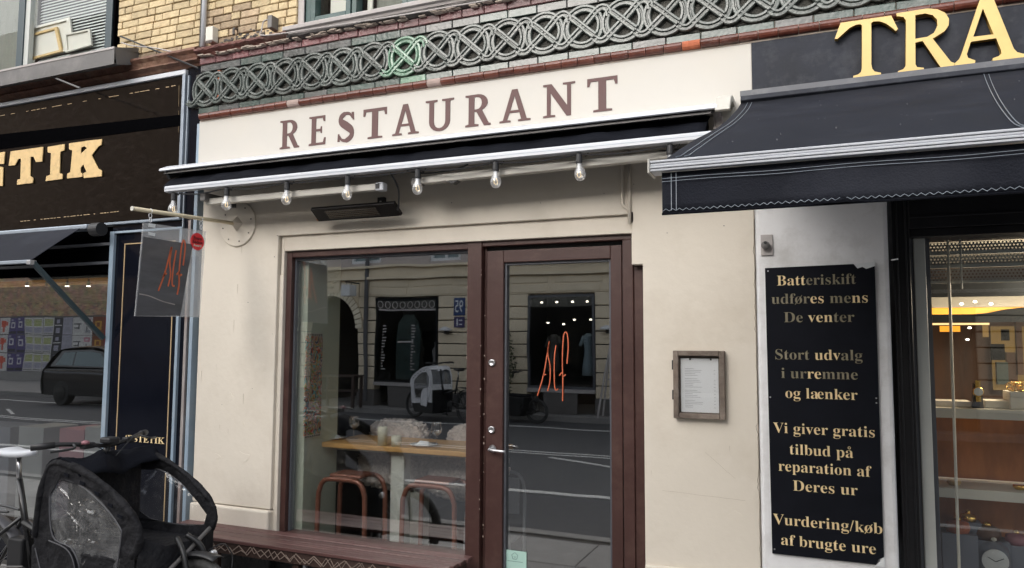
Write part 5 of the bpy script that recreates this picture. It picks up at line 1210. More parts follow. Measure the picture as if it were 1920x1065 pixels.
def dash(xa, ya, xb, yb, n_, fill, w_=.004):
    for i in range(n_):
        if r_.random() > fill: continue
        f0, f1 = i/n_, (i+r_.uniform(.4, .95))/n_; a_, b_ = at(xa+(xb-xa)*f0, ya+(yb-ya)*f0, .0), at(xa+(xb-xa)*f1, ya+(yb-ya)*f1, .0)
        q.add([(a_.x, .0015, a_.z-w_/2), (b_.x, .0015, b_.z-w_/2), (b_.x, .0015, b_.z+w_/2), (a_.x, .0015, a_.z+w_/2), (a_.x, .0039, a_.z-w_/2), (b_.x, .0039, b_.z-w_/2), (b_.x, .0039, b_.z+w_/2), (a_.x, .0039, a_.z+w_/2)], [(0, 1, 2, 3), (7, 6, 5, 4), (0, 4, 5, 1), (3, 2, 6, 7), (0, 3, 7, 4), (1, 5, 6, 2)])
dash(0, 217, 330, 160, 34, .55); dash(38, 415, 225, 396, 30, .85); dash(335, 162, 334, 248, 9, .9, .02)
q.build('worn_gilt_line', 'gold_line', bs, stuff=True)
# small gold word on panel
me, add = text_mesh('lettering', 'ESTETIK', 'gold_leaf', -4.208, -3.880, .893, .040, .004, offset=.004); mobj('lettering', me, bs)
me, add = text_mesh('lettering', 'A', 'gold_leaf', -4.245, -4.196, .893, .040, .0048, offset=.004); mobj('lettering', me, bs)
# glass, interior
MB().box(-9, -4.442, .10, .106, .25, 2.02).build('shop_pane', 'pane_glass', bs)
MB().box(-6.2, -4.442, .04, .2, -.02, .25).build('stall_riser', 'black_panel', bs)
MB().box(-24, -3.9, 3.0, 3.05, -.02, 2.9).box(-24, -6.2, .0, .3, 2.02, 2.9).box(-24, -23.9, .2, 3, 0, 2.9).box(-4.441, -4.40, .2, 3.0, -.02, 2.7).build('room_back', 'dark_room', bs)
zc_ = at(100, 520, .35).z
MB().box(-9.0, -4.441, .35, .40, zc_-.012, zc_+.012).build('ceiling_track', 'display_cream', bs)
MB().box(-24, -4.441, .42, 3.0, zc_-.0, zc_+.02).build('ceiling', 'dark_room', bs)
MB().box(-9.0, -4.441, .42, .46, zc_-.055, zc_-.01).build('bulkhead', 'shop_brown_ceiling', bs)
for px in (51, 88, 126, 166):
    p = at(px, 533, .35); t = thing('track_spot', {51: 'first glowing track spot from the left shop edge', 88: 'unlit track spot partly behind the awning arm', 126: 'glowing track spot right of the awning arm', 166: 'glowing track spot nearest the pale blue frame'}[px], 'spotlight', (p.x, .35, p.z), 'track spots in the left shop')
    MB().lathe([(.004, .05), (.004, .02), (.012, .018), (.013, -.012)], (p.x, .35, p.z), 12).build('spot_body', 'display_cream', t); MB().lathe([(.013, -.013), (.014, -.017), (.002, -.018)], (p.x, .35, p.z), 12).build('spot_lens', 'spot_glow' if px != 88 else 'display_cream', t)
for px0, px1, py0, Y, m_, lab in ((36, 82, 799, .5, 'cube_grey', 'pale display cube at left inside the black shop'), (112, 158, 803, .5, 'display_pink', 'pink display cube beside the pale one in left shop'), (160, 200, 800, .45, 'cube_grey', 'pale counter end near the blue frame in left shop'), (-60, 20, 795, .8, 'display_grey', 'grey cabinet at the frame edge inside the left shop')):
    a_, b_ = at(px0, py0, Y), at(px1, py0, Y); o = MB().box(a_.x, b_.x, Y, Y+.3, 0, a_.z).build('display_cube', m_, None, bevel=.003); tag(o, lab, 'display cube', 'display cubes in the left shop')
MB().box(-24, -4.0, .11, 3.0, -.04, -.02).build('room_floor', 'display_grey', bs)
# left awning
la = thing('small_awning', 'small dark grey awning with black cassette over left shop window', 'awning', (-5, 0, 2.2))
MB().box(-6.2, -4.53, -.12, -.02, 2.300, 2.332).build('cassette', 'silver_blue', la, bevel=.008)
c = at(185, 430, -.1); MB().lathe([(.045, -.05), (.045, .03)], (c.x, -.10, c.z), 20, 'x').build('end_cap', 'black_plastic', la)
q = MB(); rows = []
for i in range(13):
    x = -6.2+(6.2-4.55)*i/12; rows.append([(x, -.10, 2.315), (x, -.28, 2.19), (x, -.47, 2.05)])
rows[-1] = [(-4.60, -.10, 2.315), (-4.575, -.28, 2.19), (-4.55, -.47, 2.05)]
q.grid(rows).build('fabric', 'awning_fabric', la, solid=.004)
MB().box(-6.2, -4.54, -.495, -.468, 2.030, 2.052).build('front_bar', 'silver_blue', la, bevel=.003)
MB().sweep([(-4.53, -.475, 2.04), (-4.445, -.02, 1.565)], [(-.014, -.014), (.014, -.014), (.014, .014), (-.014, .014)]).build('arm', 'teal_frame', la)
MB().box(-4.55, -4.515, -.50, -.455, 2.02, 2.05).build('arm_joint', 'aluminium', la, bevel=.004)

# ------------------------------------------------------------------ CARGO BIKES
def wheel(t, x, z, r, y=0, w=.024, spokes=24, yaw=0):
    R_ = Matrix.Rotation(yaw, 3, 'Z')
    def tr(v): v = R_ @ Vector(v); return (x+v.x, y+v.y, z+v.z)
    ring = lambda rr, n=40, yy=0: [tr((rr*math.cos(k), yy, rr*math.sin(k))) for k in [i*2*math.pi/n for i in range(n)]]
    wh = MB().tube(ring(r-w), w, 10, True).build('wheel', 'tyre', t, True)
    MB().tube(ring(r-w*2.2), .009, 8, True).build('rim', 'bike_black', wh, True)
    q = MB()
    for i in range(spokes):
        k = i*2*math.pi/spokes; k2 = k+(.35 if i % 2 else -.35); q.tube([tr((.02*math.cos(k2), .02*(1 if i % 2 else -1), .02*math.sin(k2))), tr(((r-w*2.2)*math.cos(k), 0, (r-w*2.2)*math.sin(k)))], .0011, 4)
    q.build('spokes', 'chrome', wh)
    MB().tube([tr((0, -.05, 0)), tr((0, .05, 0))], .022, 10).build('hub', 'black_metal', wh)
    return wh
def cargo_bike(loc, lab, hood, hoodm, rz=0, group=None):
    t = thing('cargo_bike', lab, 'cargo bike', (0, 0, 0), group)
    wheel(t, -1.05, .29, .285); wheel(t, .50, .27, .265, 0, .026, 24, rad(-8))
    # tread strip
    q = MB().tube(smooth([(-1.05, 0, .29), (-.83, 0, .27), (-.66, 0, .30)]), .016, 8).tube([(-.66, 0, .30), (-.76, 0, .60), (-.82, 0, .80)], .017, 8).tube([(-1.05, .06, .29), (-.90, .05, .50), (-.76, .0, .62)], .010, 8).tube([(-1.05, -.06, .29), (-.90, -.05, .50), (-.76, .0, .62)], .010, 8).tube([(-.76, 0, .58), (-.50, 0, .50), (-.36, 0, .46)], .020, 8).tube([(-.66, 0, .30), (-.5, 0, .2), (-.3, 0, .16)], .020, 8).tube([(-.42, 0, .45), (-.36, 0, .62), (-.30, 0, .93)], .018, 8)
    q.tube([(.30, .10, .2), (.50, .07, .27)], .014, 8).tube([(.30, -.10, .2), (.50, -.07, .27)], .014, 8)
    q.build('frame', 'bike_black', t, True)
    MB().tube(smooth([(.505, -.065, .27), (.49, -.07, .40), (.44, -.06, .56), (.36, -.03, .62)]), .013, 8).tube(smooth([(.495, .065, .27), (.48, .07, .40), (.43, .06, .56), (.36, .03, .62)]), .013, 8).build('fork', 'black_metal', t, True)
    rows = []
    for i in range(15):
        a_ = rad(72+i*78/14); rows.append([(.50+.295*math.cos(a_), y*.036, .27+.295*math.sin(a_)-abs(y)*.012) for y in (-1, -.5, 0, .5, 1)])
    MB().grid(rows).build('front_fender', 'black_plastic', t, True, solid=.003)
    rows = []
    for i in range(18):
        a_ = rad(35+i*150/17); rows.append([(-1.05+.315*math.cos(a_), y*.034, .29+.315*math.sin(a_)-abs(y)*.012) for y in (-1, -.5, 0, .5, 1)])
    MB().grid(rows).build('rear_fender', 'piping_grey', t, True, solid=.003)
    # saddle
    MB().tube([(-.82, 0, .78), (-.835, 0, .93)], .013, 8).build('seat_post', 'chrome', t, True)
    rows = []
    for i in range(13):
        u = i/12; x = -.925+.225*u; w = .062*(1-u)**.7+.014+(.0 if u < .9 else -.008); zt_ = .962-.010*math.sin(u*math.pi)+.004*u
        rows.append([(x, -w, zt_-.030), (x, -w, zt_-.010), (x, -w*.7, zt_), (x, 0, zt_+.002), (x, w*.7, zt_), (x, w, zt_-.010), (x, w, zt_-.030)])
    q = MB().grid(rows); q.add(rows[0], [tuple(range(7))]); q.add(rows[-1], [tuple(range(7))])
    sd_ = q.build('saddle', 'white_metal' if hood == 'black' else 'black_plastic', t, True, solid=.004)
    MB().tube([(-.94, -.05, .925), (-.83, -.02, .922), (-.74, 0, .935)], .006, 6).tube([(-.94, .05, .925), (-.83, .02, .922), (-.74, 0, .935)], .006, 6).build('saddle_rail', 'black_metal', sd_)
    # rear rack
    MB().tube(smooth([(-1.32, .05, .62), (-1.05, .06, .63), (-.85, .03, .63)]), .007, 6).tube(smooth([(-1.32, -.05, .62), (-1.05, -.06, .63), (-.85, -.03, .63)]), .007, 6).tube([(-1.30, -.05, .62), (-1.30, .05, .62)], .007, 6).tube([(-1.15, -.06, .63), (-1.15, .06, .63)], .007, 6).tube([(-1.05, .065, .29), (-1.22, .055, .62)], .006, 6).tube([(-1.05, -.065, .29), (-1.22, -.055, .62)], .006, 6).build('rear_rack', 'black_metal', t)
    # crank and motor
    MB().lathe([(.075, -.07), (.075, -.062)], (-.66, 0, .30), 24, 'y').tube([(-.66, -.085, .30), (-.60, -.085, .16)], .010, 6).tube([(-.66, .085, .30), (-.72, .085, .44)], .010, 6).build('crank', 'black_metal', t)
    MB().box(-.645, -.555, -.135, -.085, .14, .165).build('pedal', 'black_plastic', t); MB().box(-.765, -.675, .085, .135, .43, .455).build('pedal', 'black_plastic', t)
    MB().box(-.84, -.72, -.035, .035, .33, .50).build('battery', 'black_plastic', t, bevel=.01)
    MB().tube([(-.66, -.066, .375), (-1.05, -.066, .33)], .005, 5).tube([(-.66, -.066, .225), (-1.05, -.066, .25)], .005, 5).build('chain', 'grey_steel', t)
    # handlebar
    hb = MB().tube(smooth([(-.36, -.30, 1.045), (-.30, -.22, 1.05), (-.25, -.10, 1.035), (-.26, 0, 1.02), (-.25, .10, 1.035), (-.30, .22, 1.05), (-.36, .30, 1.045)], 4), .011, 8).tube([(-.26, 0, 1.02), (-.30, 0, .92)], .015, 8).build('handlebar', 'black_metal', t, True)
    for s in (-1, 1):
        MB().tube([(-.315, s*.245, 1.05), (-.375, s*.325, 1.043)], .0165, 10).build('grip', 'black_plastic', hb, True)
        MB().tube(smooth([(-.26, s*.19, 1.048), (-.22, s*.22, 1.035), (-.27, s*.30, 1.025)]), .006, 6).build('brake_lever', 'black_metal', hb)
        MB().tube(smooth([(-.26, s*.17, 1.05), (-.235, s*.12, 1.045), (-.22, s*.04, .99), (-.26, 0, .92)]), .003, 5).build('brake_cable', 'black_plastic', hb)
    MB().box(-.27, -.20, -.045, .02, 1.035, 1.065).build('display', 'black_plastic', hb, bevel=.008)
    MB().box(-.275, -.235, -.15, -.09, 1.02, 1.05).box(-.275, -.235, .09, .14, 1.02, 1.05).build('shifter', 'black_plastic', hb, bevel=.006)
    MB().lathe([(.020, 0), (.018, .012), (.004, .018)], (-.245, -.14, 1.045), 12).build('bell', 'piping_grey' if hood != 'black' else 'display_pink', hb, True)
    hb.location.x += .10
    # box
    hw = .225
    P_ = [(-.36, .15), (.20, .15), (.30, .30), (.34, .56), (-.38, .56)]
    bx_ = MB().prism(P_, lambda a, b: (a, -hw, b), lambda a, b: (a, hw, b)).build('cargo_box', 'bike_black' if hoodm == 'hood_grey' else hoodm, t, bevel=.012)
    if not hood:
        MB().box(-.40, .36, -hw-.01, hw+.01, .57, .60).build('box_cover', 'black_fabric', t, bevel=.01); return finish(t, loc, rz)
    arch = [(-.345, .60), (-.325, .80), (-.28, .925), (-.22, .965), (-.08, .945), (.04, .905), (.15, .855), (.25, .79), (.315, .735), (.345, .68), (.335, .62), (.30, .575)]
    av = smooth([(a, 0, b) for a, b in arch], 4)
    for s in (-1, 1):
        y = s*hw
        MB().tube([(v.x, y, v.z) for v in av], [(.017 if s < 0 else .0135)+.0025*math.sin(i*.5)+.001*math.sin(i*1.7) for i in range(len(av))], 12).build('hood_arch', hoodm, t, True)
        # side panel: ring of fabric with a vinyl window inside
        win_ = [(-.255, .80), (-.19, .885), (-.06, .872), (.05, .825), (.15, .765), (.225, .70), (.235, .66), (.21, .50), (.17, .40), (-.02, .40), (-.03, .50), (-.09, .575), (-.20, .60), (-.24, .67)] if s < 0 else [(-.22, .66), (-.20, .86), (-.05, .87), (.10, .81), (.22, .73), (.29, .67), (.27, .615), (.10, .60), (-.10, .61)]
        outer = [(-.36, .34), (-.345, .60), (-.325, .80), (-.27, .935), (-.20, .962), (-.08, .942), (.04, .902), (.15, .852), (.25, .787), (.315, .732), (.345, .68), (.33, .60), (.31, .40), (.28, .30)]
        cu = [[(a, b) for a, b in outer], win_]
        me = outline_mesh('hood_side', cu, hoodm, .002, lambda a, b, z: Vector((a, y+s*.004+z+.010*math.sin(a*14+b*9)*min(1, 1)*.6, b)))
        hs_ = mobj('hood_side', me, t)
        c_ = Vector((sum(a for a, b in win_)/len(win_), sum(b for a, b in win_)/len(win_), 0))
        big = [(c_.x+(a-c_.x)*1.04, c_.y+(b-c_.y)*1.04) for a, b in win_]
        # crinkled vinyl: grid clipped to window by fan subdivision
        r = random.Random(5+s); q = MB(); rows = []; K = 9; wsm = smooth([(a, b, 0) for a, b in big]+[(big[0][0], big[0][1], 0)], 4)
        for k in range(K+1):
            f_ = k/K; rows.append([(c_.x+(v.x-c_.x)*f_, y+s*.003-s*.010*math.sin(f_*math.pi)*r.uniform(.2, 1)*(1 if k < K else 0), c_.y+(v.y-c_.y)*f_) for v in wsm])
        q.grid(rows).build('vinyl_window', 'clear_vinyl' if s < 0 else 'clear_thin', hs_, True)
        wv = smooth([(a, y+s*.006, b) for a, b in win_]+[(win_[0][0], y+s*.006, win_[0][1])], 3)
        MB().tube(wv, .0035, 5).build('window_piping', 'piping_grey', hs_)
        if s < 0:
            bp_ = [(-.245, .59), (-.20, .575), (-.10, .56), (-.045, .50), (-.03, .40), (-.035, .30), (-.28, .30), (-.27, .45)]
            MB().prism([(-.22, .60), (-.10, .575), (-.045, .52), (-.02, .42), (-.03, .28), (-.20, .26), (-.245, .45)], lambda a, b: (a, y-.022, b), lambda a, b: (a, y-.006, b)).build('side_pocket', hoodm, hs_, bevel=.006)
            MB().tube(smooth([(-.22, y-.024, .60), (-.10, y-.024, .575), (-.045, y-.024, .52), (-.02, y-.024, .42), (-.03, y-.024, .28)]), .0028, 5).tube(smooth([(-.33, y-.012, .55), (-.27, y-.012, .42), (-.20, y-.012, .26)]), .0028, 5).build('pocket_piping', 'piping_grey', hs_)
            q = MB()
            for k, (a, b) in enumerate(((-.13, .925), (-.02, .895), (.08, .855), (.17, .81), (.235, .765))):
                q.prism([(a-.014, b-.014), (a+.016, b-.022), (a+.018, b-.008), (a-.012, b+.0)], lambda u, v: (u, y-.021, v), lambda u, v: (u, y-.0175, v))
            q.build('snap_tabs', 'black_fabric', hs_)
    # rear wall of hood with cloudy window, crumpled roof cloth, front apron
    MB().grid([[(-.355, -hw, .34), (-.355, hw, .34)], [(-.345, -hw, .66), (-.345, hw, .66)]]).build('hood_back', hoodm, t, solid=.004)
    MB().grid([[(-.346, -hw+.01, .66), (-.346, hw-.01, .66)], [(-.33, -hw+.01, .80), (-.33, hw-.01, .80)], [(-.275, -hw+.01, .93), (-.275, hw-.01, .93)]]).build('rear_window', 'clear_vinyl', t, solid=.002)
    MB().box(-.17, -.15, -hw+.02, hw-.02, .30, .90).build('seat_back', hoodm, t, bevel=.01)
    r = random.Random(9); rows = []
    for i in range(15):
        u = i/14; rw = []
        for j in range(19):
            v = j/18; y = -hw*1.04+2*hw*1.04*v; x = -.30+.25*u+.03*math.sin(v*7); z = .945+.035*math.sin(u*math.pi)+.012*math.sin(v*11+u*5)+r.uniform(-.008, .008)-.05*max(0, u-.75)*4*(.4+.6*math.sin(v*math.pi))-.03*max(0, .15-u)/.15
            rw.append((x, y, z))
        rows.append(rw)
    MB().grid(rows).build('rolled_roof', 'black_fabric' if hood == 'black' else hoodm, t, True, solid=.006)
    MB().grid([[(.29, -hw, .26), (.32, -.08, .24), (.32, .08, .24), (.29, hw, .26)], [(.335, -hw, .50), (.375, -.08, .49), (.375, .08, .49), (.335, hw, .50)], [(.34, -hw, .67), (.365, -.10, .60), (.365, .10, .585), (.335, hw, .60)]]).build('front_apron', hoodm, t, True, solid=.005)
    MB().tube([(.362, hw-.05, .62), (.385, .02, .55), (.392, -.16, .46), (.37, -.215, .42)], .0105, 8).build('apron_bar', 'grey_steel', t, True)
    MB().lathe([(.020, 0), (.024, .018), (.016, .03)], (.39, .16, .50), 14, 'x').build('headlamp', 'lens', t, True)
    MB().tube(smooth([(.38, .15, .52), (.42, .21, .54), (.44, .25, .48), (.45, .24, .42)]), .003, 5).tube(smooth([(.36, .05, .56), (.44, .06, .52), (.48, .03, .45)]), .003, 5).build('lamp_cable', 'black_plastic', t)
    return finish(t, loc, rz)
def finish(t, loc, rz):
    if t.get('label', '').startswith('cargo bike with light'): t.scale = (1.15, 1.15, 1.15)
    t.location = loc; t.rotation_euler = (0, 0, rz); return t
cargo_bike((-3.20, -.825, 0), 'black cargo bike with crumpled black hood parked at the cream wall', 'black', 'hood_black', group='cargo bikes')
cargo_bike((-7.75, -10.35, -.12), 'cargo bike with light grey hood parked across the street', 'grey', 'hood_grey', group='cargo bikes', rz=rad(205))
cargo_bike((-5.75, -10.5, -.12), 'black cargo bike without hood parked across the street', None, 'bike_black', group='cargo bikes', rz=rad(20))
bpy.data.objects['rolled_roof'].scale = (1, 1, 1)

# ------------------------------------------------------------------ OPPOSITE SIDE OF THE STREET (seen mirrored in the glass)
YO = -11.5
ob = thing('opposite_building', 'ochre stucco building with arched gateway mirrored in the restaurant window', 'building', (-4, -12, 0))
# ground-storey courses between openings: (x0,x1) piers
ops = [(-12.05, -10.42, 'arch'), (-9.92, -8.21, 'win'), (-5.95, -4.42, 'win2'), (-2.6, -.9, 'win'), (1.0, 2.6, 'win'), (4.6, 6.3, 'win')]
xs = [-13.6]+[v for o_ in ops for v in o_[:2]]+[9.0]
H0, H1, NC = .35, 2.62, 8; ch_ = (H1-H0)/NC
for i in range(0, len(xs), 2):
    a_, b_ = xs[i], xs[i+1]
    for k in range(NC):
        z = H0+k*ch_; MB().box(a_+.01, b_-.01, YO-.3, YO, z+.012, z+ch_-.012).build('stone_course', 'stucco', ob, bevel=.012)
    MB().box(a_, b_, YO-.3, YO+.03, 0, H0).build('plinth', 'stucco_plinth', ob)
MB().box(-13.6, 9, YO-2.75, YO-2.65, 0, 3.0).build('wall_core', 'stucco_plinth', ob)
MB().box(-13.6, -10.4+.0, YO-.3, YO-.02, H1+.35, 3.02).box(-10.4, 9, YO-.3, YO-.02, H1, 3.02).build('upper_course', 'stucco', ob)
for i in range(16):
    x = -10.2+i*1.2
    if x < 9: MB().box(x, x+1.1, YO-.02, YO, H1+.03, 2.82).build('stone_course', 'stucco', ob, bevel=.012); MB().box(x+.1, x+1.15, YO-.02, YO, 2.85, 3.0).build('stone_course', 'stucco', ob, bevel=.012)
MB().box(-13.6, 9, YO-.3, YO+.10, 3.03, 3.10).box(-13.6, 9, YO-.3, YO+.04, 3.10, 3.30).box(-13.6, 9, YO-.3, YO+.14, 3.30, 3.36).build('string_cornice', 'stucco', ob, bevel=.01)
uw = MB(); WX = [-12.85+i*2.19 for i in range(10)]
for st in range(1):
    zb_ = 3.36+st*2.9
    uw.box(-13.6, 9, YO-.3, YO-.02, zb_, zb_+.08).box(-13.6, 9, YO-.3, YO-.02, zb_+1.75, zb_+2.9)
    xprev = -13.6
    for x in WX+[None]:
        x1_ = (x+.0) if x is not None else 9
        if x1_ > xprev: uw.box(xprev, x1_, YO-.3, YO-.02, zb_+.08, zb_+1.75)
        if x is not None: xprev = x+.85
uw.build('upper_wall', 'stucco_upper', ob)
for st in range(1):
    zb_ = 3.44+st*2.9
    for x in WX:
        if x+1.2+.0 > 9: continue
        f = frame_rect(x, x+.85, zb_, zb_+1.67, .07, YO-.14, YO-.05).box(x+.39, x+.46, YO-.14, YO-.055, zb_+.07, zb_+1.6).box(x+.07, x+.39, YO-.14, YO-.056, zb_+.35, zb_+.40).box(x+.46, x+.78, YO-.14, YO-.056, zb_+.35, zb_+.40).build('window', 'white_paint', ob)
        MB().box(x+.07, x+.78, YO-.12, YO-.115, zb_+.07, zb_+1.6).build('pane', 'car_glass', f)
MB().box(-13.7, 9.1, YO-.4, YO+.25, 6.26, 6.45).build('roof_cornice', 'stucco_light', ob)
MB().box(-13.6, 9, -20, YO-.4, 6.16, 6.26).box(-13.6, -13.3, -20, YO-.3, 0, 6.2).box(8.7, 9, -20, YO-.3, 0, 6.2).build('roof', 'stucco_plinth', ob)
# arch surround
cxA, zA, rA = -11.235, 1.86, .815
q = MB(); n_ = 24
pin = [(cxA+rA*math.cos(rad(180-180*i/n_)), zA+rA*math.sin(rad(180-180*i/n_))) for i in range(n_+1)]
q = MB()
top = [(-12.05-.001, 2.98), (-10.419, 2.98)]
poly = [(-12.049, zA)]+pin[1:-1]+[(-10.421, zA), (-10.421, 2.98), (-12.049, 2.98)]
q.prism(poly, lambda a, b: (a, YO-.015, b), lambda a, b: (a, YO-.3, b)).build('arch_spandrel', 'stucco', ob)
q = MB()
for i in range(n_):
    a0, a1 = rad(180-180*i/n_-.6), rad(180-180*(i+1)/n_+.6)
    q.prism([(cxA+(rA+d)*math.cos(a), zA+(rA+d)*math.sin(a)) for d, a in ((-.02, a0), (.17, a0), (.17, a1), (-.02, a1))], lambda a, b: (a, YO+.05, b), lambda a, b: (a, YO-.014, b))
q.build('arch_voussoirs', 'stucco_light', ob)
q = MB(); r_ = random.Random(44)
for i in range(46):
    a_ = r_.uniform(0, 6.28); R0 = r_.uniform(.05, .36); x, z = cxA-.1+R0*math.cos(a_)*1.0, 3.08+R0*math.sin(a_)*.8; s_ = r_.uniform(.03, .075)
    pts = [(x+s_*(1-k/9)*math.cos(k*1.1), YO+.08+.02*math.sin(k), z+s_*(1-k/9)*math.sin(k*1.1)) for k in range(9)]; q.tube(pts, .014, 5)
q.build('scroll_ornament', 'stucco_light', ob)
MB().box(cxA-.45, cxA+.28, YO+.02, YO+.06, 2.72, 3.40).build('ornament_plate', 'stucco', ob)
MB().box(-12.05, -10.42, YO-2.5, YO-2.45, 0, 3).box(-12.1, -12.05, YO-2.5, YO-.3, 0, 3).box(-10.42, -10.37, YO-2.5, YO-.3, 0, 3).box(-12.1, -10.4, YO-2.5, YO-.3, 2.75, 2.8).build('gateway_walls', 'dark_room', ob)
# shop windows
for a_, b_, k in ops[1:]:
    f = frame_rect(a_, b_, .55, 2.57, .05, YO-.05, YO+.02).build('shop_window', 'shop_dark' if k == 'win' else 'window_grey_dark', ob)
    MB().box(a_, b_, YO-.3, YO+.06, .47, .548).build('window_sill', 'stone_sill', f)
    MB().box(a_+.05, b_-.05, YO-.02, YO-.015, .6, 2.52).build('shop_glass', 'pane_dim', f)
    MB().box(a_+.05, b_-.05, YO-1.2, YO-1.15, .5, 2.6).box(a_+.0, a_+.05, YO-1.2, YO-.1, .5, 2.6).box(b_-.05, b_, YO-1.2, YO-.1, .5, 2.6).build('shop_backdrop', 'shop_dark', f)
    MB().box(a_+.4, b_-.4, YO, YO+.03, .0, .46).build('panel_below', 'stucco_plinth', f)
q = MB()
for i in range(8): x = -9.80+i*.205; q.tube([(x+.07*math.cos(k), YO+.004, 2.42+.08*math.sin(k)) for k in [j*math.pi/8 for j in range(16)]], .012, 4, True)
q.box(-9.86, -8.27, YO-.003, YO+.0, 2.28, 2.32); q.build('scalloped_decor', 'stone_sill', ob)
q = MB()
q.prism([(-9.60, .6), (-8.95, .6), (-8.95, 1.7), (-9.0, 2.0), (-9.15, 2.2), (-9.4, 2.2), (-9.55, 2.0), (-9.6, 1.7)], lambda a, b: (a, YO-.5, b), lambda a, b: (a, YO-.45, b)); q.build('arched_mirror', 'shop_green', ob)
for x, z in ((-5.75, 2.42), (-5.40, 2.42), (-5.05, 2.42), (-4.70, 2.42), (-5.6, 1.95), (-5.25, 1.92), (-5.0, 2.02), (-4.62, 2.02)):
    MB().lathe([(.03, 0), (.03, .03), (.01, .04)], (x, YO-.4, z), 8).build('shop_spot', 'spot_glow', ob)
def dress(x, z, h, w, m, lab):
    t = thing('shop_dress', lab, 'dress', (x, YO-.35, z-h), 'dresses in the shop window across the street')
    MB().lathe([(w*.95, 0), (w*.85, h*.25), (w*.5, h*.58), (w*.62, h*.75), (w*.75, h*.92), (w*.25, h)], (x, YO-.35, z-h), 14).build('skirt', m, t, True)
    for s in (-1, 1): MB().tube([(x+s*w*.6, YO-.35, z-.06), (x+s*w*1.1, YO-.33, z-.28)], [w*.25, w*.2], 8).build('sleeve', m, t, True)
dress(-4.66, 1.72, .88, .17, 'dress_blue', 'pale blue dress hanging at the right of the mirrored shop window')
dress(-5.45, 1.70, .8, .17, 'dress_print', 'dark patterned dress in the mirrored shop window')
MB().tube([(-10.15, YO+.06, 0.1), (-10.15, YO+.06, 6.3)], .05, 10).build('downpipe', 'piping_grey', ob)
q = MB(); r_ = random.Random(5)
for k in range(16):
    for xx in (-9.74, -8.95): q.box(xx, xx+r_.uniform(.04, .12), YO-.008, YO-.004, 1.9-k*.07, 1.93-k*.07)
q.box(-9.3, -8.9, YO-.008, YO-.004, 1.50, 1.54); q.build('window_decal', 'stone_sill', ob)
for x, z0, m_ in ((-9.1, .6, 'dress_print'), (-8.6, .55, 'stone_sill'), (-9.45, .6, 'sign_purple')):
    MB().lathe([(.12, 0), (.16, .25), (.09, .5), (.13, .75), (.05, .85), (.07, .95), (.02, 1.02)], (x, YO-.7, z0), 12).build('display_figure', m_, ob, True)
# signs across the street
t = thing('blue_number_sign', 'blue number plate with white digits on the ochre wall, mirrored', 'sign', (-7.62, YO, 2.2))
MB().box(-7.79, -7.49, YO, YO+.03, 2.15, 2.56).build('plate', 'sign_blue', t, bevel=.005); 
cu = bpy.data.curves.new('t', 'FONT'); cu.body = '95'; bb = text_width('95', False)
mobj('digits', curve_mesh('digits', cu, 'white_paint', lambda x, y, z: Vector((-7.53-(x-bb[0])*.22/(bb[1]-bb[0]), YO+.036, 2.22+y*.28/.69))), t)
t = thing('purple_sign', 'small purple plate below the blue number plate', 'sign', (-7.62, YO, 2.0))
MB().box(-7.77, -7.50, YO, YO+.03, 1.88, 2.12).build('plate', 'sign_purple', t); MB().box(-7.70, -7.67, YO+.031, YO+.034, 1.92, 2.08).box(-7.64, -7.55, YO+.031, YO+.034, 2.03, 2.05).box(-7.64, -7.55, YO+.031, YO+.034, 1.94, 1.96).build('marks', 'paper', t)
t = thing('white_box_sign', 'white projecting box sign beside the mirrored archway', 'sign', (-10.4, YO, 2.7))
MB().box(-10.55, -10.30, YO+.25, YO+.55, 2.60, 2.88).build('sign_box', 'white_paint', t, bevel=.01); MB().tube([(-10.42, YO, 2.95), (-10.42, YO+.55, 2.95)], .02, 6).tube([(-10.42, YO+.3, 2.95), (-10.42, YO+.3, 2.88)], .01, 5).tube([(-10.42, YO+.5, 2.95), (-10.42, YO+.5, 2.88)], .01, 5).build('arm', 'black_metal', t)
for x, lab in ((-7.93, 'white shell lamp below the mirrored blue number plate'), (-4.12, 'white shell lamp beside the mirrored dress shop')):
    t = thing('wall_lamp', lab, 'wall lamp', (x, YO, 1.8), 'shell lamps across the street'); MB().lathe([(.16, 0), (.13, .05), (.03, .10)], (x, YO+.15, 1.80), 14).build('lamp_shade', 'white_paint', t, True); MB().box(x-.03, x+.03, YO, YO+.15, 1.72, 1.80).build('bracket', 'black_metal', t)
# ladder board
t = thing('folding_ladder', 'pale wooden A-frame leaning on the mirrored wall', 'ladder', (-3.95, YO+.4, 0))
for s in (-1, 1):
    MB().tube([(-3.95+s*.06, YO+.25, 1.55), (-3.95+s*.25, YO+.15, 0)], .022, 6).tube([(-3.95+s*.06, YO+.28, 1.55), (-3.95+s*.25, YO+.6, 0)], .022, 6).build('rail', 'stone_sill', t)
for z in (.4, .8, 1.2): MB().tube([(-4.14+.1*z, YO+.28+.2*(1.3-z), z), (-3.76-.1*z, YO+.28+.2*(1.3-z), z)], .015, 5).build('rung', 'stone_sill', t)
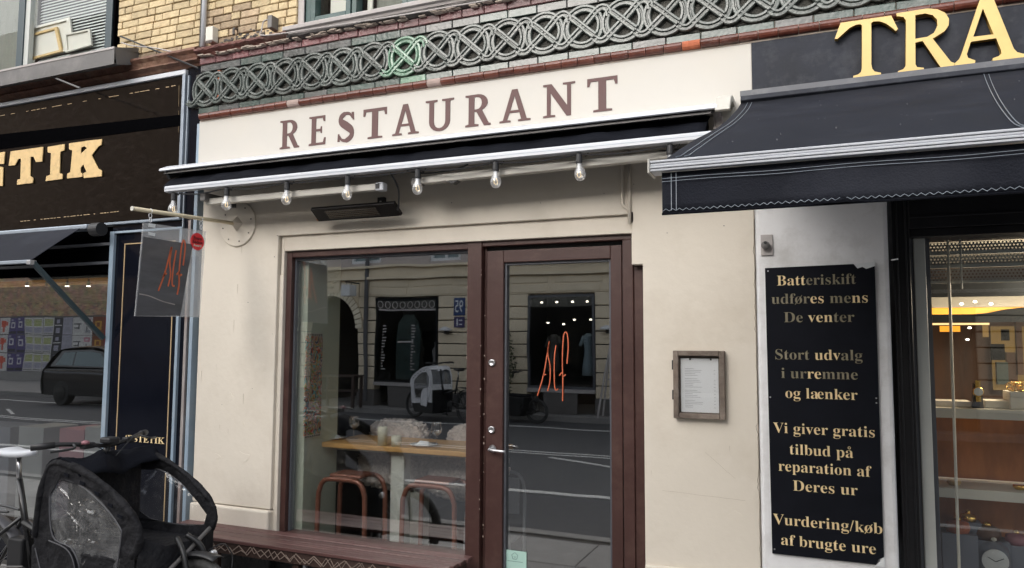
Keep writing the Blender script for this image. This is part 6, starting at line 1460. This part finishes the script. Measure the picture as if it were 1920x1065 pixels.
# potted shrub
t = thing('potted_shrub', 'leafy green shrub beside the mirrored dress shop', 'shrub', (-6.45, YO+.35, 0))
MB().lathe([(.16, 0), (.2, .35), (.18, .35)], (-6.45, YO+.35, 0), 14).build('pot', 'stucco_plinth', t)
MB().tube([(-6.45, YO+.35, .3), (-6.43, YO+.35, 1.2)], .02, 6).build('trunk', 'trunk_bark', t)
q = MB(); r_ = random.Random(77)
for i in range(1500):
    a_ = r_.uniform(0, 6.28); z = r_.uniform(.45, 1.85); R0 = .32*math.sqrt(r_.random())*(1.1-abs(z-1.05)*.7); c = Vector((-6.45+R0*math.cos(a_), YO+.35+R0*math.sin(a_), z)); u = Vector((r_.uniform(-1, 1), r_.uniform(-1, 1), r_.uniform(-1, 1))).normalized()*.035; v = u.orthogonal().normalized()*.018
    q.add([c-u, c+v, c+u, c-v], [(0, 1, 2, 3)])
q.build('foliage', 'leaf', t, stuff=True)
# bicycles rack / dark furniture in front of the arch
t = thing('cafe_table_set', 'dark outdoor table and stools before the mirrored archway', 'table', (-9.9, -10.9, 0))
MB().box(-10.9, -9.9, -11.0, -10.6, .70, .74).build('tabletop', 'bench_dark', t)
for x in (-10.85, -9.95):
    for y in (-10.96, -10.64): MB().box(x-.03, x+.03, y-.03, y+.03, -.0, .70).build('leg', 'bench_dark', t)
MB().box(-10.85, -9.95, -10.85, -10.80, .35, .40).build('rail', 'bench_dark', t)

# hoarding with posters and the brick wall behind it, on the left
t = thing('poster_hoarding', 'long grey hoarding covered with rows of pasted posters, mirrored', 'hoarding', (-26, -15, 0))
MB().box(-46, -13.8, -15.1, -15.0, 0, 2.42).build('panel_wall', 'stucco_plinth', t)
MB().box(-46, -13.8, -15.0, -14.8, 0, .32).build('base', 'kerb_stone', t)
PW = .62
def poster(kind, w):
    H = .655; B_ = {0: 'print_white', 1: 'print_purple', 2: 'print_white', 3: 'print_dark', 4: 'print_lilac', 5: 'print_white', 6: 'print_rust', 7: 'print_red'}[kind]
    items = [(0, w-.02, 0, H, B_, 0)]
    r = random.Random(kind*7+1)
    if kind == 0: items += [(.15*w, .6*w, .3, .55, 'print_scarlet', 1), (.3*w, .5*w, .08, .3, 'print_scarlet', 1), (.62*w, .8*w, .35, .5, 'print_scarlet', 1)]
    if kind == 1: items += [(.2*w, .7*w, .25, .5, 'print_white', 1), (.3*w, .6*w, .3, .44, 'print_purple', 2), (.05*w, .9*w, .02, .12, 'print_dark', 1), (.1*w, .4*w, .55, .62, 'print_lilac', 1)]
    if kind == 2: items += [(.1*w, .85*w, .36+.05*k, .395+.05*k, 'print_lime', 1) for k in range(5)]+[(.05*w, .9*w, .10, .32, 'print_lilac', 1)]+[((.08+.17*k)*w, (.19+.17*k)*w, .03, .07, 'print_dark', 1) for k in range(5)]
    if kind == 3: items += [(.08*w, .88*w, .36, .40, 'print_white', 1), (.3*w, .65*w, .46, .60, 'print_lilac', 1), (.25*w, .7*w, .08, .28, 'print_lilac', 1)]
    if kind == 4: items += [(.1*w, .85*w, .08+.06*k, .10+.06*k, 'print_grey', 1) for k in range(9)]
    if kind == 5: items += [(.05*w, .45*w, .40, .44, 'print_dark', 1), (.30*w, .36*w, .22, .42, 'print_dark', 1), (.08*w, .3*w, .25, .29, 'print_dark', 1), (.6*w, .9*w, .42, .60, 'print_pink', 1), (.68*w, .82*w, .48, .54, 'print_white', 2), (.65*w, .9*w, .1, .2, 'print_grey', 1), (.7*w, .75*w, .12, .34, 'print_dark', 1)]
    if kind == 6: items += [(.2*w, .75*w, .2, .5, 'print_amber', 1), (.35*w, .6*w, .3, .45, 'print_rust', 2), (.05*w, .9*w, .03, .1, 'print_dark', 1)]
    if kind == 7: items += [(.25*w, .7*w, .48, .54, 'print_pink', 1), (.25*w, .7*w, .36, .42, 'print_pink', 1), (.35*w, .6*w, .2, .26, 'print_pink', 1)]
    me = bpy.data.meshes.new('poster'); vs, fs, ms, mats = [], [], [], []
    for (xa, xb, za, zb, mm, lv) in items:
        if mm not in mats: mats.append(mm); me.materials.append(MATS[mm])
        y = .003+.002*lv; k = len(vs); y0 = -.001 if lv == 0 else .001
        vs += [(xa, y0, za), (xb, y0, za), (xb, y0, zb), (xa, y0, zb), (xa, y, za), (xb, y, za), (xb, y, zb), (xa, y, zb)]
        for f in ((0, 1, 2, 3), (7, 6, 5, 4), (0, 4, 5, 1), (1, 5, 6, 2), (2, 6, 7, 3), (3, 7, 4, 0)): fs.append(tuple(q+k for q in f)); ms.append(mats.index(mm))
    me.from_pydata(vs, [], fs); me.polygons.foreach_set('material_index', ms); me.update(); return me
for nm, c in (('white', (.55, .54, .52)), ('purple', (.10, .08, .20)), ('dark', (.05, .05, .055)), ('lilac', (.36, .35, .42)), ('grey', (.3, .3, .32)), ('rust', (.20, .07, .035)), ('red', (.27, .025, .035)), ('scarlet', (.55, .10, .06)), ('lime', (.34, .38, .10)), ('pink', (.5, .22, .28)), ('amber', (.5, .28, .06))):
    mat('print_'+nm, c, .7, var=.25, scale=8)
SEQ = [(0, .6), (1, .45), (1, .45), (2, .52), (2, .52), (2, .52), (3, .5), (4, .5), (5, 1.1), (6, .6), (7, .6)]; PM = {}
r_ = random.Random(15); x = -29.3-6.36; ci = 0
while x < -14.6:
    k, w = SEQ[ci % len(SEQ)]
    for rwi in range(3):
        if (k, w) not in PM: PM[(k, w)] = poster(k, w)
        inst('poster', PM[(k, w)], t, (x+r_.uniform(-.01, .01), -14.998, .34+rwi*.68+r_.uniform(-.015, .015)))
    x += w; ci += 1
ba2 = MB().box(-50, -13.7, -20.5, -20, 0, 17).build('brick_wall', 'far_brick'); tag(ba2, 'tall brown brick wall above the poster hoarding, mirrored', 'wall')
# black hatchback parked across the street
t = thing('parked_car', 'black hatchback parked by the poster hoarding, mirrored in the left shop', 'car', (0, 0, 0))
L0 = [(-2.02, .30), (-2.09, .55), (-2.05, .84), (-1.93, .98), (-1.66, 1.32), (-1.40, 1.44), (-.5, 1.49), (.1, 1.41), (.80, .99), (1.55, .86), (1.92, .72), (2.0, .5), (1.95, .25)]
q = MB(); pr_ = smooth([(a, 0, b) for a, b in L0], 3); rows = []
for y, s in ((-.86, .0), (-.88, .25), (-.84, .6), (-.66, .97), (-.3, 1.0), (.3, 1.0), (.66, .97), (.84, .6), (.88, .25), (.86, 0)):
    zz_ = .0; 
    rows.append([(v.x*(.985 if abs(y) > .8 else 1), y if v.z < .95 else y*(1-.16*(v.z-.95)/.5), (v.z if abs(y) < .7 else min(v.z, .28+(v.z-.28)*1.0)-(.03 if abs(y) > .8 else 0))) for v in pr_])
q.grid(rows).build('body', 'car_black', t, True, solid=.01)
for s in (-1, 1):
    y = s*.862
    MB().prism([(-1.95, .25), (-2.0, .6), (-1.95, .9), (.85, .95), (1.5, .82), (1.9, .65), (1.93, .25)], lambda a, b: (a, y, b), lambda a, b: (a, y-s*.05, b)).build('side_panel', 'car_black', t, bevel=.02)
    f = MB().prism([(-1.70, .96), (-1.45, 1.36), (-.4, 1.40), (.05, 1.34), (.62, .97)], lambda a, b: (a, y*(1-.16*(b-.95)/.5)+s*.006, b), lambda a, b: (a, y*(1-.16*(b-.95)/.5)-s*.03, b)).build('side_window', 'car_black', t)
    for P_ in ([(-1.52, 1.0), (-1.36, 1.31), (-.98, 1.34), (-.98, 1.0)], [(-.92, 1.0), (-.92, 1.34), (-.4, 1.35), (-.02, 1.30), (.40, 1.0)]):
        MB().prism(P_, lambda a, b: (a, y*(1-.16*(b-.95)/.5)+s*.012, b), lambda a, b: (a, y*(1-.16*(b-.95)/.5)+s*.004, b)).build('glass', 'car_glass', f)
    MB().box(-1.95, 1.7, y-.005*s, y+.012*s, .80, .84).build('trim', 'ledge_grey', t)
    for x in (-1.30, 1.25):
        w_ = MB().lathe([(.31, 0), (.32, .03), (.32, .17), (.30, .2)], (x, y-.19 if s > 0 else y-.01, .31), 28, 'y').build('wheel', 'tyre', t)
        MB().lathe([(.20, 0), (.20, .02), (.05, .03)], (x, y+.012 if s > 0 else y-.035, .31), 20, 'y').build('rim', 'black_metal', w_)
MB().box(-2.10, -2.06, -.7, -.45, .75, .95).box(-2.10, -2.06, .45, .7, .75, .95).build('tail_light', 'red_badge', t)
MB().box(-2.12, -2.02, -.8, .8, .30, .48).build('bumper', 'black_plastic', t, bevel=.03)
t.location = (-16.55, -10.15, -.12)
